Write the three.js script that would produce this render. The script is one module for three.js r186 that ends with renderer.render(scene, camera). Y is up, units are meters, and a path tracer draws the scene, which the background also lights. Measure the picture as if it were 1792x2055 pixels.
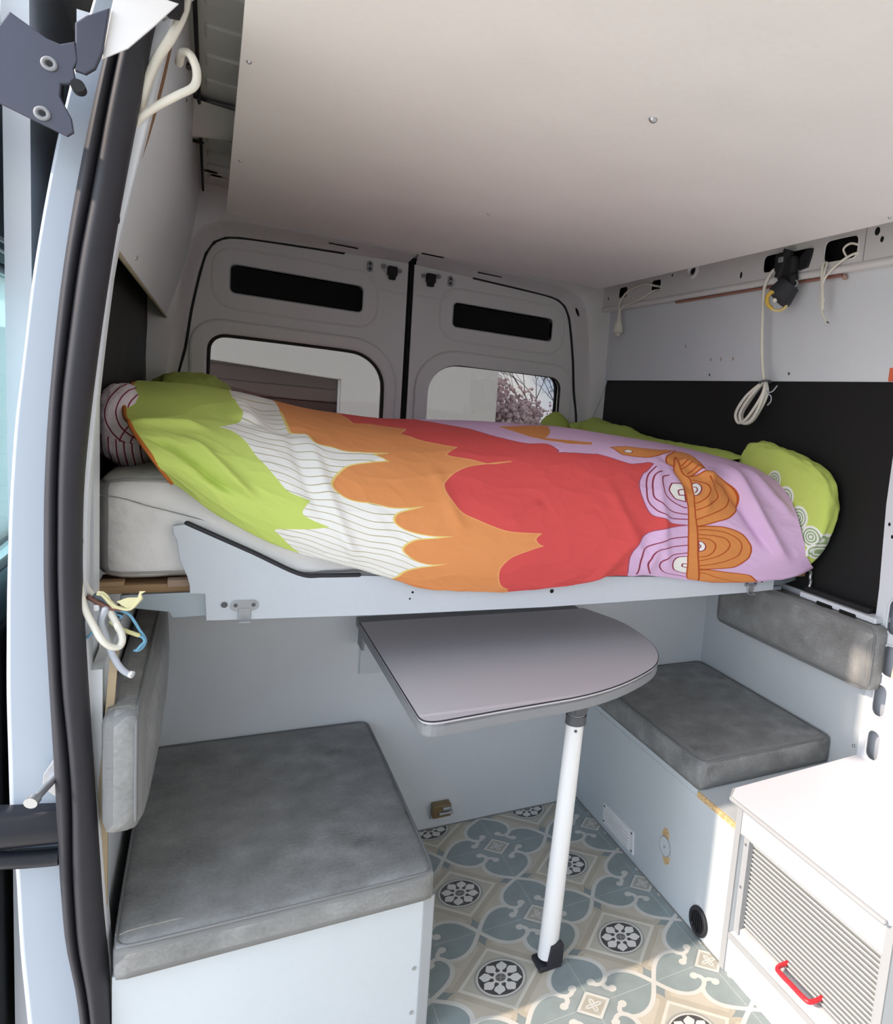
import * as THREE from 'three';
import { RoundedBoxGeometry } from 'three/addons/geometries/RoundedBoxGeometry.js';
import { mergeGeometries, mergeVertices, toCreasedNormals } from 'three/addons/utils/BufferGeometryUtils.js';
import { ImprovedNoise } from 'three/addons/math/ImprovedNoise.js';

// ---------- camera, sky, sun, exposure ----------
const IMG_W = 1792, IMG_H = 2055, FOCAL = 1428.5;
const scene = new THREE.Scene();
const camera = new THREE.PerspectiveCamera(2 * Math.atan(IMG_H / 2 / FOCAL) * 180 / Math.PI, IMG_W / IMG_H, 0.05, 200);
camera.position.set(-0.6676, 1.2523, 2.9926);
const D2R = Math.PI / 180;
camera.rotation.set(-7.1592 * D2R, -31.6203 * D2R, 5.6256 * D2R, 'YXZ');
// the photograph is the left part of a wider frame: shifted lens
camera.setViewOffset(IMG_W, IMG_H, IMG_W / 2 - 1288.44, IMG_H / 2 - 1024.0, IMG_W, IMG_H);
camera.updateProjectionMatrix();

const renderer = new THREE.WebGLRenderer({ antialias: true });
renderer.toneMapping = THREE.LinearToneMapping;
renderer.toneMappingExposure = 2.85;
renderer.shadowMap.enabled = true;

const toSun = new THREE.Vector3(-0.838, 0.545, -0.004).normalize();
// bright, mostly clouded sky: white haze to the horizon, soft blue between the clouds
const skyNoise = new ImprovedNoise();
{
  const W = 512, H = 256, d = new Float32Array(W * H * 4), v = new THREE.Vector3();
  const cl = (x, y, z) => { let s = 0, a = 0.5, f = 1; for (let k = 0; k < 5; k++) { s += a * skyNoise.noise(x * f + 9.1, y * f + 3.7, z * f + 5.3); a *= 0.5; f *= 2.1; } return s; };
  for (let j = 0; j < H; j++) for (let i = 0; i < W; i++) {
    const up = ((j + 0.5) / H - 0.5) * Math.PI, az = ((i + 0.5) / W - 0.5) * 2 * Math.PI;
    v.set(Math.cos(az) * Math.cos(up), Math.sin(up), Math.sin(az) * Math.cos(up));
    const h = Math.max(0, v.y), q = 1 / (h + 0.25), n = cl(v.x * q * 1.1, h * 0.6, v.z * q * 1.1), c = THREE.MathUtils.smoothstep(n, -0.20, 0.12) * 0.85 + 0.1, haze = Math.exp(-h * 6) * 0.35;
    const glow = 0.25 * Math.pow(Math.max(0, v.dot(toSun)), 6);
    const blue = [0.36, 0.55, 0.86], white = [1.0, 0.985, 0.965], e = (j * W + i) * 4;
    for (let k = 0; k < 3; k++) { let L = blue[k] + (white[k] - blue[k]) * c; L += (0.93 - L) * haze; d[e + k] = L + glow; }
    d[e + 3] = 1;
  }
  const t = new THREE.DataTexture(d, W, H, THREE.RGBAFormat, THREE.FloatType);
  t.mapping = THREE.EquirectangularReflectionMapping; t.magFilter = t.minFilter = THREE.LinearFilter; t.needsUpdate = true;
  scene.background = t; scene.environment = t;
}
scene.backgroundIntensity = 1.15; scene.environmentIntensity = 1.15;

const sun = new THREE.DirectionalLight(0xffead6, 1.75);
sun.name = 'sun_light';
sun.position.copy(toSun).multiplyScalar(12);
sun.castShadow = true; sun.shadow.radius = 2; sun.shadow.mapSize.set(4096, 4096);
Object.assign(sun.shadow.camera, { left: -7, right: 7, top: 7, bottom: -7, near: 0.5, far: 40 });
scene.add(sun); scene.add(sun.target);

// ---------- helpers ----------
let seed = 7;
const rnd = () => { seed = (seed + 0x6d2b79f5) | 0; let t = Math.imul(seed ^ (seed >>> 15), 1 | seed); t = (t + Math.imul(t ^ (t >>> 7), 61 | t)) ^ t; return ((t ^ (t >>> 14)) >>> 0) / 4294967296; };
const noiseGen = new ImprovedNoise();
const N3 = (x, y, z) => noiseGen.noise(x + 31.7, y + 17.3, z + 5.1);
const used = {};
function numbered(n) { const k = used[n] = (used[n] ?? -1) + 1; return k ? n + '_' + String(k).padStart(3, '0') : n; }
function mat(color, o = {}) {
  const c = o.physical ? THREE.MeshPhysicalMaterial : THREE.MeshStandardMaterial; delete o.physical;
  return new c({ color, roughness: 0.6, metalness: 0, side: THREE.DoubleSide, ...o });
}
const geos = (g) => { g = [].concat(g); if (g.length === 1) return g[0]; g = g.map((x) => { x = x.index ? x.toNonIndexed() : x; for (const k of Object.keys(x.attributes)) if (!['position', 'normal', 'uv'].includes(k)) x.deleteAttribute(k); return x; }); return mergeGeometries(g); };
function put(name, g, m, parent) {
  const o = new THREE.Mesh(geos(g), m); o.name = parent && !parent.isScene ? name : numbered(name);
  o.castShadow = o.receiveShadow = true; (parent || scene).add(o); return o;
}
function tag(o, label, category, group) { o.userData = { ...o.userData, label, category }; if (group) o.userData.group = group; return o; }
function thing(name, label, category, pos = [0, 0, 0], group) {
  const o = new THREE.Group(); o.name = numbered(name); o.position.set(...pos); scene.add(o); return tag(o, label, category, group);
}
function struct(name, g, m) { let o; if (g) o = put(name, g, m); else { o = new THREE.Group(); o.name = numbered(name); scene.add(o); } o.userData = { kind: 'structure' }; return o; }
// part at world coordinates under a group that is placed at its base
function part(name, g, m, parent) { const o = put(name, g, m, parent); o.position.set(-parent.position.x, -parent.position.y, -parent.position.z); return o; }
// uv in metres by the dominant normal axis
function boxUV(g) {
  g = g.index ? g.toNonIndexed() : g; const p = g.attributes.position, n = g.attributes.normal, uv = new Float32Array(p.count * 2);
  for (let i = 0; i < p.count; i++) {
    const a = Math.abs(n.getX(i)), b = Math.abs(n.getY(i)), c = Math.abs(n.getZ(i));
    const [u, v] = a >= b && a >= c ? [p.getZ(i), p.getY(i)] : b >= c ? [p.getX(i), p.getZ(i)] : [p.getX(i), p.getY(i)];
    uv[2 * i] = u; uv[2 * i + 1] = v;
  }
  g.setAttribute('uv', new THREE.BufferAttribute(uv, 2)); return g;
}
function bx(x0, x1, y0, y1, z0, z1, r = 0) {
  const w = x1 - x0, h = y1 - y0, d = z1 - z0;
  const g = r ? new RoundedBoxGeometry(w, h, d, 2, r) : new THREE.BoxGeometry(w, h, d);
  g.translate((x0 + x1) / 2, (y0 + y1) / 2, (z0 + z1) / 2); return boxUV(g);
}
const V2 = (p) => new THREE.Vector2(p[0], p[1]), V3 = (p) => new THREE.Vector3(p[0], p[1], p[2]);
function shp(pts, holes = []) { const s = new THREE.Shape(pts.map(V2)); for (const h of holes) s.holes.push(h.isPath ? h : new THREE.Path(h.map(V2))); return s; }
function rrect(x0, x1, y0, y1, r, seg = 6) { // rounded rectangle, r = number or [bl, br, tr, tl]
  const [a, b, c, d] = Array.isArray(r) ? r : [r, r, r, r], P = [];
  const arc = (cx, cy, rr, s) => { for (let i = 0; i <= seg; i++) { const t = s + (i / seg) * Math.PI / 2; P.push([cx + rr * Math.cos(t), cy + rr * Math.sin(t)]); } };
  arc(x0 + a, y0 + a, a, Math.PI); arc(x1 - b, y0 + b, b, 1.5 * Math.PI); arc(x1 - c, y1 - c, c, 0); arc(x0 + d, y1 - d, d, Math.PI / 2); return P;
}
function ex(s, depth, bevel = 0) {
  return new THREE.ExtrudeGeometry(s, { depth: depth - 2 * bevel, bevelEnabled: bevel > 0, bevelThickness: bevel, bevelSize: bevel, bevelOffset: -bevel, bevelSegments: 2, curveSegments: 10 }).translate(0, 0, bevel);
}
const plateXY = (pts, holes, z0, depth, bevel) => ex(shp(pts, holes), depth, bevel).translate(0, 0, z0);              // z0 .. z0+depth
const plateZY = (pts, holes, x0, depth, bevel) => ex(shp(pts, holes), depth, bevel).rotateY(-Math.PI / 2).translate(x0, 0, 0); // x0-depth .. x0, pts (z,y)
const plateXZ = (pts, holes, y0, depth, bevel) => ex(shp(pts, holes), depth, bevel).rotateX(Math.PI / 2).translate(0, y0, 0);   // y0-depth .. y0, pts (x,z)
function tube(pts, r, seg = 0, closed = false, rad = 8) {
  const c = new THREE.CatmullRomCurve3(pts.map(V3), closed, 'centripetal');
  const g = new THREE.TubeGeometry(c, seg || pts.length * 6, r, rad, closed); if (closed) return g;
  const s0 = c.getPoint(0), s1 = c.getPoint(1);
  return geos([g, new THREE.SphereGeometry(r, 8, 6).translate(s0.x, s0.y, s0.z), new THREE.SphereGeometry(r, 8, 6).translate(s1.x, s1.y, s1.z)]);
}
function rod(a, b, r0, r1 = r0, seg = 16) {
  const A = V3(a), B = V3(b), g = new THREE.CylinderGeometry(r1, r0, A.distanceTo(B), seg);
  g.applyQuaternion(new THREE.Quaternion().setFromUnitVectors(new THREE.Vector3(0, 1, 0), B.clone().sub(A).normalize()));
  return g.translate((a[0] + b[0]) / 2, (a[1] + b[1]) / 2, (a[2] + b[2]) / 2);
}
// grid surface from a function (i, j) -> [x, y, z]
function gridGeo(nu, nv, f, uvf) {
  const P = [], U = [], I = [];
  for (let j = 0; j <= nv; j++) for (let i = 0; i <= nu; i++) { P.push(...f(i / nu, j / nv)); U.push(...(uvf ? uvf(i / nu, j / nv) : [i / nu, j / nv])); }
  for (let j = 0; j < nv; j++) for (let i = 0; i < nu; i++) { const a = j * (nu + 1) + i, b = a + 1, c = a + nu + 1, d = c + 1; I.push(a, c, b, b, c, d); }
  const g = new THREE.BufferGeometry(); g.setAttribute('position', new THREE.Float32BufferAttribute(P, 3)); g.setAttribute('uv', new THREE.Float32BufferAttribute(U, 2)); g.setIndex(I); g.computeVertexNormals(); return g;
}
function interp(K, y) { // K: [[y, v], ...] any order in y
  const k = K[0][0] > K[K.length - 1][0] ? [...K].reverse() : K;
  if (y <= k[0][0]) return k[0][1]; for (let i = 1; i < k.length; i++) if (y <= k[i][0]) { const f = (y - k[i - 1][0]) / (k[i][0] - k[i - 1][0]); return k[i - 1][1] + f * (k[i][1] - k[i - 1][1]); }
  return k[k.length - 1][1];
}
const smoothK = (K, x, w = 0.03) => (interp(K, x - w) + interp(K, x - w / 2) + interp(K, x) + interp(K, x + w / 2) + interp(K, x + w)) / 5;
function cmr(P, x) {
  const n = P.length - 1; x = Math.min(1, Math.max(0, x)) * n; const i = Math.min(Math.floor(x), n - 1), f = x - i;
  const a = P[Math.max(i - 1, 0)], b = P[i], c = P[i + 1], e = P[Math.min(i + 2, n)];
  return 0.5 * (2 * b + (c - a) * f + (2 * a - 5 * b + 4 * c - e) * f * f + (3 * b - a - 3 * c + e) * f ** 3);
}
// ---------- textures ----------
function canvasTex(w, h, draw, o = {}) {
  const c = document.createElement('canvas'); c.width = w; c.height = h; draw(c.getContext('2d'), w, h);
  const t = new THREE.CanvasTexture(c); if (!o.data) t.colorSpace = THREE.SRGBColorSpace;
  t.wrapS = t.wrapT = THREE.RepeatWrapping; if (o.rep) t.repeat.set(o.rep[0], o.rep[1]); return t;
}
function noiseTex(n, f, o = {}) { // f(u, v) -> [r, g, b] 0..255
  const d = new Uint8Array(n * n * 4);
  for (let j = 0; j < n; j++) for (let i = 0; i < n; i++) { const c = f(i / n, j / n), k = (j * n + i) * 4; for (let q = 0; q < 3; q++) d[k + q] = Math.max(0, Math.min(255, c[q])); d[k + 3] = 255; }
  const t = new THREE.DataTexture(d, n, n); t.magFilter = THREE.LinearFilter; t.minFilter = THREE.LinearMipmapLinearFilter; t.generateMipmaps = true; t.wrapS = t.wrapT = THREE.RepeatWrapping;
  if (!o.data) t.colorSpace = THREE.SRGBColorSpace; if (o.rep) t.repeat.set(o.rep, o.rep); t.needsUpdate = true; return t;
}
// tileable fractal noise on a torus of period 1
function fbm(u, v, f0, oct = 4) { let s = 0, a = 0.5; for (let k = 0; k < oct; k++) { const F = f0 * 2 ** k, x = u * F, y = v * F; const w = (p, q) => N3(p, q, k * 7.7); const fu = u, fv = v;
  s += a * ((1 - fu) * (1 - fv) * w(x, y) + fu * (1 - fv) * w(x - F, y) + (1 - fu) * fv * w(x, y - F) + fu * fv * w(x - F, y - F)); a *= 0.5; } return s; }

const vinylMap = noiseTex(512, (u, v) => { const n = fbm(u, v, 6, 5) * 60 + fbm(u, v, 60, 2) * 26; const c = 139 + n; return [c, c + 1, c]; }, { rep: 2.5 });
const vinylBump = noiseTex(512, (u, v) => { const n = 128 + fbm(u, v, 80, 2) * 150 + fbm(u, v, 12, 3) * 60; return [n, n, n]; }, { data: true, rep: 3 });
const panelMap = noiseTex(256, (u, v) => { const n = 249 + fbm(u, v, 5, 4) * 9 + fbm(u, v, 90, 1) * 5; return [n, n, n]; });
const clothBump = noiseTex(512, (u, v) => { const n = 128 + fbm(u, v, 8, 5) * 190; return [n, n, n]; }, { data: true, rep: 3 });
const chipMap = noiseTex(256, (u, v) => { const n = fbm(u, v, 40, 3) * 120; return [206 + n, 176 + n, 128 + n]; }, { rep: 4 });
const woodMap = noiseTex(256, (u, v) => { const n = fbm(u * 1, v, 3, 3) * 40 + Math.sin((v * 40 + fbm(u, v, 4, 2) * 6) * 3.1) * 10; return [168 + n, 136 + n, 100 + n]; });

const M = {
  white: mat(0xdfe1e3, { map: panelMap, roughness: 0.45 }),
  ceil: mat(0xf6f4f0, { map: panelMap, roughness: 0.42 }),
  grey: mat(0xe3e8ec, { map: panelMap, roughness: 0.4 }),
  bench: mat(0xd2d9dd, { map: panelMap, roughness: 0.35 }),
  body: mat(0xdde2e8, { roughness: 0.35 }),
  paint: mat(0xa9b4c0, { roughness: 0.3 }),
  bodyIn: mat(0xdcdbd9, { roughness: 0.42 }),
  vinyl: mat(0xffffff, { map: vinylMap, bumpMap: vinylBump, bumpScale: 0.0006, roughness: 0.5 }),
  piping: mat(0x77797a, { roughness: 0.5 }),
  rubber: mat(0x2b2b31, { roughness: 0.6 }),
  rubberDull: mat(0x1a1a1d, { roughness: 0.75 }),
  black: mat(0x0a0b0b, { roughness: 0.9 }),
  blackPanel: mat(0x0d0e0f, { roughness: 0.72 }),
  darkMetal: mat(0x474a57, { roughness: 0.45, metalness: 0.3 }),
  steel: mat(0xb9bcc0, { roughness: 0.32, metalness: 0.85 }),
  galv: mat(0xaab6bd, { roughness: 0.42, metalness: 0.7 }),
  edge: mat(0x8b8d90, { roughness: 0.5 }),
  edgeGrey: mat(0xa4a7aa, { roughness: 0.5 }),
  cable: mat(0xe2dfd2, { roughness: 0.5 }),
  cableGrey: mat(0xb9bfc8, { roughness: 0.5 }),
  blue: mat(0x6fa6c4, { roughness: 0.45 }),
  paleTape: mat(0xd9d3a6, { roughness: 0.6 }),
  yellowGreen: mat(0xcfca94, { roughness: 0.5 }),
  brown: mat(0x7a5348, { roughness: 0.6 }),
  chip: mat(0xffffff, { map: chipMap, roughness: 0.9 }),
  wood: mat(0xffffff, { map: woodMap, roughness: 0.7 }),
  woodPale: mat(0xb59c88, { map: panelMap, roughness: 0.75 }),
  sheet: mat(0xf6f4f1, { bumpMap: clothBump, bumpScale: 0.006, roughness: 0.9 }),
  red: mat(0xd8303c, { roughness: 0.35 }),
  brass: mat(0x8f7a5a, { roughness: 0.45, metalness: 0.7 }),
  table: mat(0xcfcdd3, { roughness: 0.36 }),
  leg: mat(0xf0f0f0, { roughness: 0.3 }),
  collar: mat(0x55585c, { roughness: 0.5 }),
  slat: mat(0x828583, { roughness: 0.35 }),
};

// ---------- the setting: van body ----------
{ // floor: printed vinyl tiles on a slab
  const tileTex = canvasTex(1024, 1024, (g, W) => {
    const s = W / 0.307, X = (v) => v * s; // tile spans 0..0.307 m, flower at its centre, crosses at its corners
    const beige = '#b9b1a0', light = '#c6beae', slate = '#959f9f', dark = '#4d4b4a', line = '#d2d1ca', soft = '#b3afa2', slateD = '#8a9494';
    g.fillStyle = beige; g.fillRect(0, 0, W, W);
    const c = 0.1535;
    for (const [dx, dy] of [[1, 0], [-1, 0], [0, 1], [0, -1]]) for (const sg of [1, -1]) { // beige scallops beside the diamond
      g.fillStyle = light; g.beginPath(); g.arc(X(c + dx * 0.085 + dy * sg * 0.052), X(c + dy * 0.085 + dx * sg * 0.052), X(0.043), 0, 7); g.fill();
    }
    g.fillStyle = beige; g.beginPath(); for (const [a, b] of [[0.118, 0], [0, 0.118], [-0.118, 0], [0, -0.118]]) g.lineTo(X(c + a), X(c + b)); g.fill();
    for (const [dx, dy] of [[1, 0], [-1, 0], [0, 1], [0, -1]]) { // slate lozenges where the heart tips meet
      g.fillStyle = slateD; g.beginPath(); const o = (a, b) => [X(c + dx * a + dy * b), X(c + dy * a + dx * b)];
      g.moveTo(...o(0.103, 0)); g.quadraticCurveTo(...o(0.135, 0.01), ...o(0.14, 0.045)); g.lineTo(...o(0.1535, 0.05)); g.lineTo(...o(0.1535, -0.05)); g.lineTo(...o(0.14, -0.045)); g.quadraticCurveTo(...o(0.135, -0.01), ...o(0.103, 0)); g.fill();
    }
    // diamond and medallion
    const dia = (h, x, y) => { g.beginPath(); for (const [a, b] of [[h, 0], [0, h], [-h, 0], [0, -h]]) g.lineTo(X(x + a), X(y + b)); g.closePath(); };
    dia(0.092, c, c); g.fillStyle = '#bdb9ab'; g.fill(); g.strokeStyle = '#d6d2c6'; g.lineWidth = X(0.0075); g.stroke();
    const disc = (r, col, x = c, y = c) => { g.fillStyle = col; g.beginPath(); g.arc(X(x), X(y), X(r), 0, 7); g.fill(); };
    disc(0.0585, '#a3a19b'); disc(0.0535, line); disc(0.0495, dark);
    for (let k = 0; k < 8; k++) { g.save(); g.translate(X(c), X(c)); g.rotate(k * Math.PI / 4 + Math.PI / 8); g.fillStyle = '#dedcd7';
      g.beginPath(); g.moveTo(X(0.012), -X(0.0022)); g.lineTo(X(0.022), -X(0.0035)); g.quadraticCurveTo(X(0.026), -X(0.012), X(0.037), -X(0.012)); g.lineTo(X(0.0475), 0); g.lineTo(X(0.037), X(0.012)); g.quadraticCurveTo(X(0.026), X(0.012), X(0.022), X(0.0035)); g.lineTo(X(0.012), X(0.0022)); g.fill(); g.restore(); }
    disc(0.0165, '#d8d6d0'); disc(0.0115, '#6a6966'); g.strokeStyle = '#9a9894'; g.lineWidth = X(0.0018);
    for (const a of [0.4, 1.97]) { g.beginPath(); g.moveTo(X(c - 0.011 * Math.cos(a)), X(c - 0.011 * Math.sin(a))); g.lineTo(X(c + 0.011 * Math.cos(a)), X(c + 0.011 * Math.sin(a))); g.stroke(); }
    // hearts round each corner cross
    for (const [cx, cy] of [[0, 0], [0.307, 0], [0, 0.307], [0.307, 0.307]]) {
      disc(0.068, slate, cx, cy); dia(0.075, cx, cy); g.fillStyle = slate; g.fill();
      for (let k = 0; k < 4; k++) { g.save(); g.translate(X(cx), X(cy)); g.rotate(k * Math.PI / 2);
        g.fillStyle = '#909c9c'; g.beginPath(); g.moveTo(X(0.1535), 0); g.bezierCurveTo(X(0.135), X(0.03), X(0.118), X(0.064), X(0.08), X(0.065)); g.bezierCurveTo(X(0.05), X(0.064), X(0.036), X(0.035), X(0.056), X(0.02)); g.lineTo(X(0.056), -X(0.02)); g.bezierCurveTo(X(0.036), -X(0.035), X(0.05), -X(0.064), X(0.08), -X(0.065)); g.bezierCurveTo(X(0.118), -X(0.064), X(0.135), -X(0.03), X(0.1535), 0); g.fill();
        g.strokeStyle = line; g.lineWidth = X(0.0105); g.lineCap = 'round'; g.lineJoin = 'round';
        for (const q of [1, -1]) { g.beginPath(); g.moveTo(X(0.1535), 0); g.bezierCurveTo(X(0.135), q * X(0.03), X(0.118), q * X(0.064), X(0.08), q * X(0.065)); g.bezierCurveTo(X(0.052), q * X(0.064), X(0.034), q * X(0.04), X(0.052), q * X(0.026)); g.stroke();
          g.fillStyle = line; g.beginPath(); g.arc(X(0.0585), q * X(0.023), X(0.0095), 0, 7); g.fill(); }
        g.restore(); }
      g.fillStyle = slateD; dia(0.046, cx, cy); g.fill(); dia(0.036, cx, cy); g.fillStyle = soft; g.fill(); g.strokeStyle = line; g.lineWidth = X(0.0062); g.stroke();
      for (let k = 0; k < 4; k++) { g.save(); g.translate(X(cx), X(cy)); g.rotate(k * Math.PI / 2); g.fillStyle = '#d5d3cc'; g.beginPath(); g.ellipse(X(0.0095), 0, X(0.0095), X(0.0055), 0, 0, 7); g.fill(); g.fillStyle = '#8f8f88'; g.beginPath(); g.ellipse(X(0.0095), 0, X(0.006), X(0.0014), 0, 0, 7); g.fill(); g.restore(); }
    }
    g.strokeStyle = 'rgba(205,209,207,0.8)'; g.lineWidth = 5; g.strokeRect(0, 0, W, W);
    // stone-like mottling of the print
    const im = g.getImageData(0, 0, W, W), d = im.data;
    for (let j = 0; j < W; j++) for (let i = 0; i < W; i++) { const n = fbm(i / W, j / W, 6, 4) * 20, k = (j * W + i) * 4; d[k] += n; d[k + 1] += n; d[k + 2] += n; }
    g.putImageData(im, 0, 0);
  });
  const fl = struct('floor');
  const slabM = mat(0xb8b8b4, { roughness: 0.9 });
  put('slab', bx(-0.9, 0.9, -0.1, -0.003, -0.05, 4.3), slabM, fl);
  const vm = mat(0xffffff, { map: tileTex, roughness: 0.33 });
  const P = 0.307, fx = -0.094 - P / 2, fz = 1.3516 - P / 2;
  for (let i = -3; i < 4; i++) for (let j = -1; j < 9; j++) {
    let x0 = fx + i * P, x1 = x0 + P, z0 = fz + j * P, z1 = z0 + P; const X0 = x0, Z0 = z0;
    x0 = Math.max(x0, j < 2 ? -0.27 : -0.86); x1 = Math.min(x1, 0.385); z0 = Math.max(z0, 1.045); z1 = Math.min(z1, 4.25);
    if (x1 - x0 < 0.01 || z1 - z0 < 0.01) continue;
    const gp = 0.00015, g = new THREE.BoxGeometry(x1 - x0 - 2 * gp, 0.003, z1 - z0 - 2 * gp).translate((x0 + x1) / 2, -0.0015, (z0 + z1) / 2);
    const p = g.attributes.position, uv = g.attributes.uv; for (let k = 0; k < p.count; k++) uv.setXY(k, (p.getX(k) - X0) / P, 1 - (p.getZ(k) - Z0) / P);
    put('tile', g, vm, fl);
  }
}
{ // ceiling panel with its screws, roof skin above
  const ce = struct('ceiling'); put('panel', bx(-0.638, 0.639, 1.75, 1.763, 0.39, 2.5), M.ceil, ce);
  for (const [x, z] of [[-0.048, 1.899], [0.609, 1.839], [-0.626, 1.619], [-0.62, 1.021], [-0.054, 1.085]]) { const s = x === -0.048 ? 1 : 0.55; put('screw', new THREE.SphereGeometry(0.0075 * s, 10, 6, 0, 7, 0, Math.PI / 2).rotateX(Math.PI).translate(x, 1.75, z), M.steel, ce); }
  const rf = struct('roof');
  put('roof_skin', bx(-0.9, 0.9, 1.88, 1.93, -0.08, 4.35), M.bodyIn, rf);
  put('roof_side', bx(-0.9, -0.715, 1.86, 1.88, -0.05, 4.3), M.bodyIn, rf);
  const strip = []; for (let k = 0; k < 12; k++) strip.push(bx(-0.69, -0.5, 1.866, 1.88, 0.2 + k * 0.14, 0.26 + k * 0.14, 0.006).translate(0, 0.0085, 0));
  put('roof_ribs', strip, M.bodyIn, rf);
  put('roof_seam', rod([-0.702, 1.859, 0.02], [-0.702, 1.859, 1.95], 0.0035), M.rubberDull, rf);
  const bow = gridGeo(20, 10, (u, v) => { const x = -0.735 + u * 0.35, w = 0.09 + 0.03 * (1 - u) ** 3, a = v * Math.PI; return [x, 1.862 - Math.sin(a) * (0.05 - 0.018 * Math.min(1, u * 3)), 0.89 + (v - 0.5) * 2 * w]; });
  put('roof_bow', bow, M.bodyIn, rf);
  put('bow_slot', new THREE.SphereGeometry(1, 16, 8).scale(0.016, 0.004, 0.012).translate(-0.708, 1.815, 0.845), M.black, rf);
  for (const [x, z, w] of [[-0.68, 0.3, 0.02], [-0.665, 0.26, 0.018], [-0.66, 0.36, 0.02]]) put('tape_mark', new THREE.SphereGeometry(1, 10, 6).scale(w, 0.002, 0.012).translate(x, 1.8785, z), M.black, rf);
  put('roof_rear', bx(-0.9, 0.9, 1.80, 1.88, -0.08, 0.10), M.bodyIn, rf);
  // front half of the body, round the opening the photographer stands in
  const wf = struct('wall_front');
  put('front_panel', bx(-0.9, 0.9, -0.1, 1.93, 4.3, 4.36), M.bodyIn, wf);
}
{ // right-hand wall of the van as the photograph shows it (offside)
  const w = struct('wall_right');
  put('outer_skin', [bx(0.90, 0.93, -0.1, 1.93, -0.08, 3.25), bx(0.90, 0.93, -0.1, 0.85, 3.25, 4.36), bx(0.90, 0.93, 1.6, 1.93, 3.25, 4.36)], M.body, w);
  put('upper_panel', bx(0.84, 0.846, 1.414, 1.712, 0.10, 2.6), M.grey, w);
  put('lower_panel', bx(0.848, 0.853, 0.80, 1.416, 0.10, 1.79), M.blackPanel, w);
  const seatBoard = bx(0.84, 0.852, 0.35, 0.80, 1.04, 1.772);
  put('seat_board', seatBoard, M.bench, w); put('seat_board_edge', bx(0.8385, 0.852, 0.352, 0.60, 1.772, 1.7755), M.chip, w);
  put('ledge', bx(0.80, 0.86, 0.792, 0.808, 1.52, 1.80, 0.004), M.body, w);
  put('ledge_strip', bx(0.815, 0.85, 0.806, 0.822, 1.52, 1.76, 0.004), M.rubberDull, w);
  for (const z of [1.62, 1.705]) put('ledge_notch', bx(0.797, 0.83, 0.789, 0.80, z - 0.03, z + 0.03, 0.004), M.black, w);
  put('screw', new THREE.SphereGeometry(0.005, 8, 6).translate(0.839, 0.437, 1.755), M.steel, w);
  for (const [y, z] of [[1.541, 0.738], [1.488, 0.905], [1.488, 1.033], [1.488, 0.965]]) put('screw_hole', new THREE.SphereGeometry(0.004, 8, 6).scale(0.3, 1.6, 1).translate(0.84, y, z), M.woodPale, w);
  for (const [y, z] of [[1.435, 0.908], [1.437, 1.318]]) put('screw', new THREE.SphereGeometry(0.005, 8, 6).scale(0.4, 1, 1).translate(0.84, y, z), M.collar, w);
  put('sticker', bx(0.8385, 0.84, 1.415, 1.45, 1.70, 1.74), mat(0xd96a4a), w);
  // roof rail with its openings
  const rr = (z0, z1, y0, y1) => rrect(z0, z1, y0, y1, Math.min(0.018, (z1 - z0) * 0.3, (y1 - y0) * 0.3), 4);
  const holes = [rr(0.25, 0.325, 1.752, 1.797), rr(0.512, 0.585, 1.75, 1.797), rr(1.185, 1.265, 1.742, 1.797), rr(1.305, 1.392, 1.735, 1.793), rr(1.447, 1.572, 1.738, 1.80)];
  const rail = [plateZY([[0.1, 1.718], [2.9, 1.718], [2.9, 1.88], [0.1, 1.88]], holes, 0.803, 0.003)];
  const t = struct('trim_1');
  put('roof_rail', rail, M.bodyIn, t);
  put('rail_lip', [rod([0.806, 1.717, 0.1], [0.806, 1.717, 2.9], 0.011), bx(0.806, 0.845, 1.711, 1.714, 0.1, 2.9)], M.bodyIn, t);
  put('rail_back', bx(0.86, 0.865, 1.70, 1.88, 0.05, 2.9), M.black, t);
  for (const h of holes) put('hole_rim', tube(h.map(([z, y]) => [0.801, y, z]), 0.0028, 80, true, 6), M.bodyIn, t);
  put('rail_joint', bx(0.7995, 0.802, 1.722, 1.83, 1.594, 1.5965), M.edge, t);
  for (const [y, z, a, b] of [[1.751, 1.078, .006, .011], [1.796, 1.632, .009, .011], [1.773, 1.651, .006, .008], [1.76, 0.16, .004, .007], [1.79, .42, .003, .006], [1.79, .47, .003, .006], [1.80, 0.66, .005, .005]]) put('rivet_hole', new THREE.SphereGeometry(1, 8, 6).scale(0.0015, b, a).translate(0.80, y, z), M.black, t);
  put('rail_dimple', new THREE.TorusGeometry(0.028, 0.008, 8, 20).rotateY(Math.PI / 2).scale(1, 0.8, 1).translate(0.80, 1.80, 0.795), M.bodyIn, t);
  put('dimple_hole', new THREE.SphereGeometry(1, 10, 6).scale(0.003, 0.012, 0.02).translate(0.80, 1.797, 0.80), M.black, t);
  // post with slots at the right edge
  const post = struct('trim_2');
  const sl = [[0.772, 0.866, 1.812, 1.87], [0.662, 0.745, 1.812, 1.87], [0.55, 0.638, 1.802, 1.846], [0.43, 0.512, 1.802, 1.846], [1.14, 1.24, 1.80, 1.88]];
  put('post_plate', plateZY([[1.775, 0.3], [2.55, 0.3], [2.55, 1.712], [1.755, 1.712], [1.757, 1.1], [1.775, 0.84]], sl.map(([y0, y1, z0, z1]) => rrect(z0, z1, y0, y1, 0.02, 5)), 0.834, 0.004), M.body, post);
  for (const [y0, y1, z0, z1] of sl) put('slot_rim', tube(rrect(z0, z1, y0, y1, 0.02, 5).map(([z, y]) => [0.829, y, z]), 0.003, 80, true, 6), M.body, post);
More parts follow.
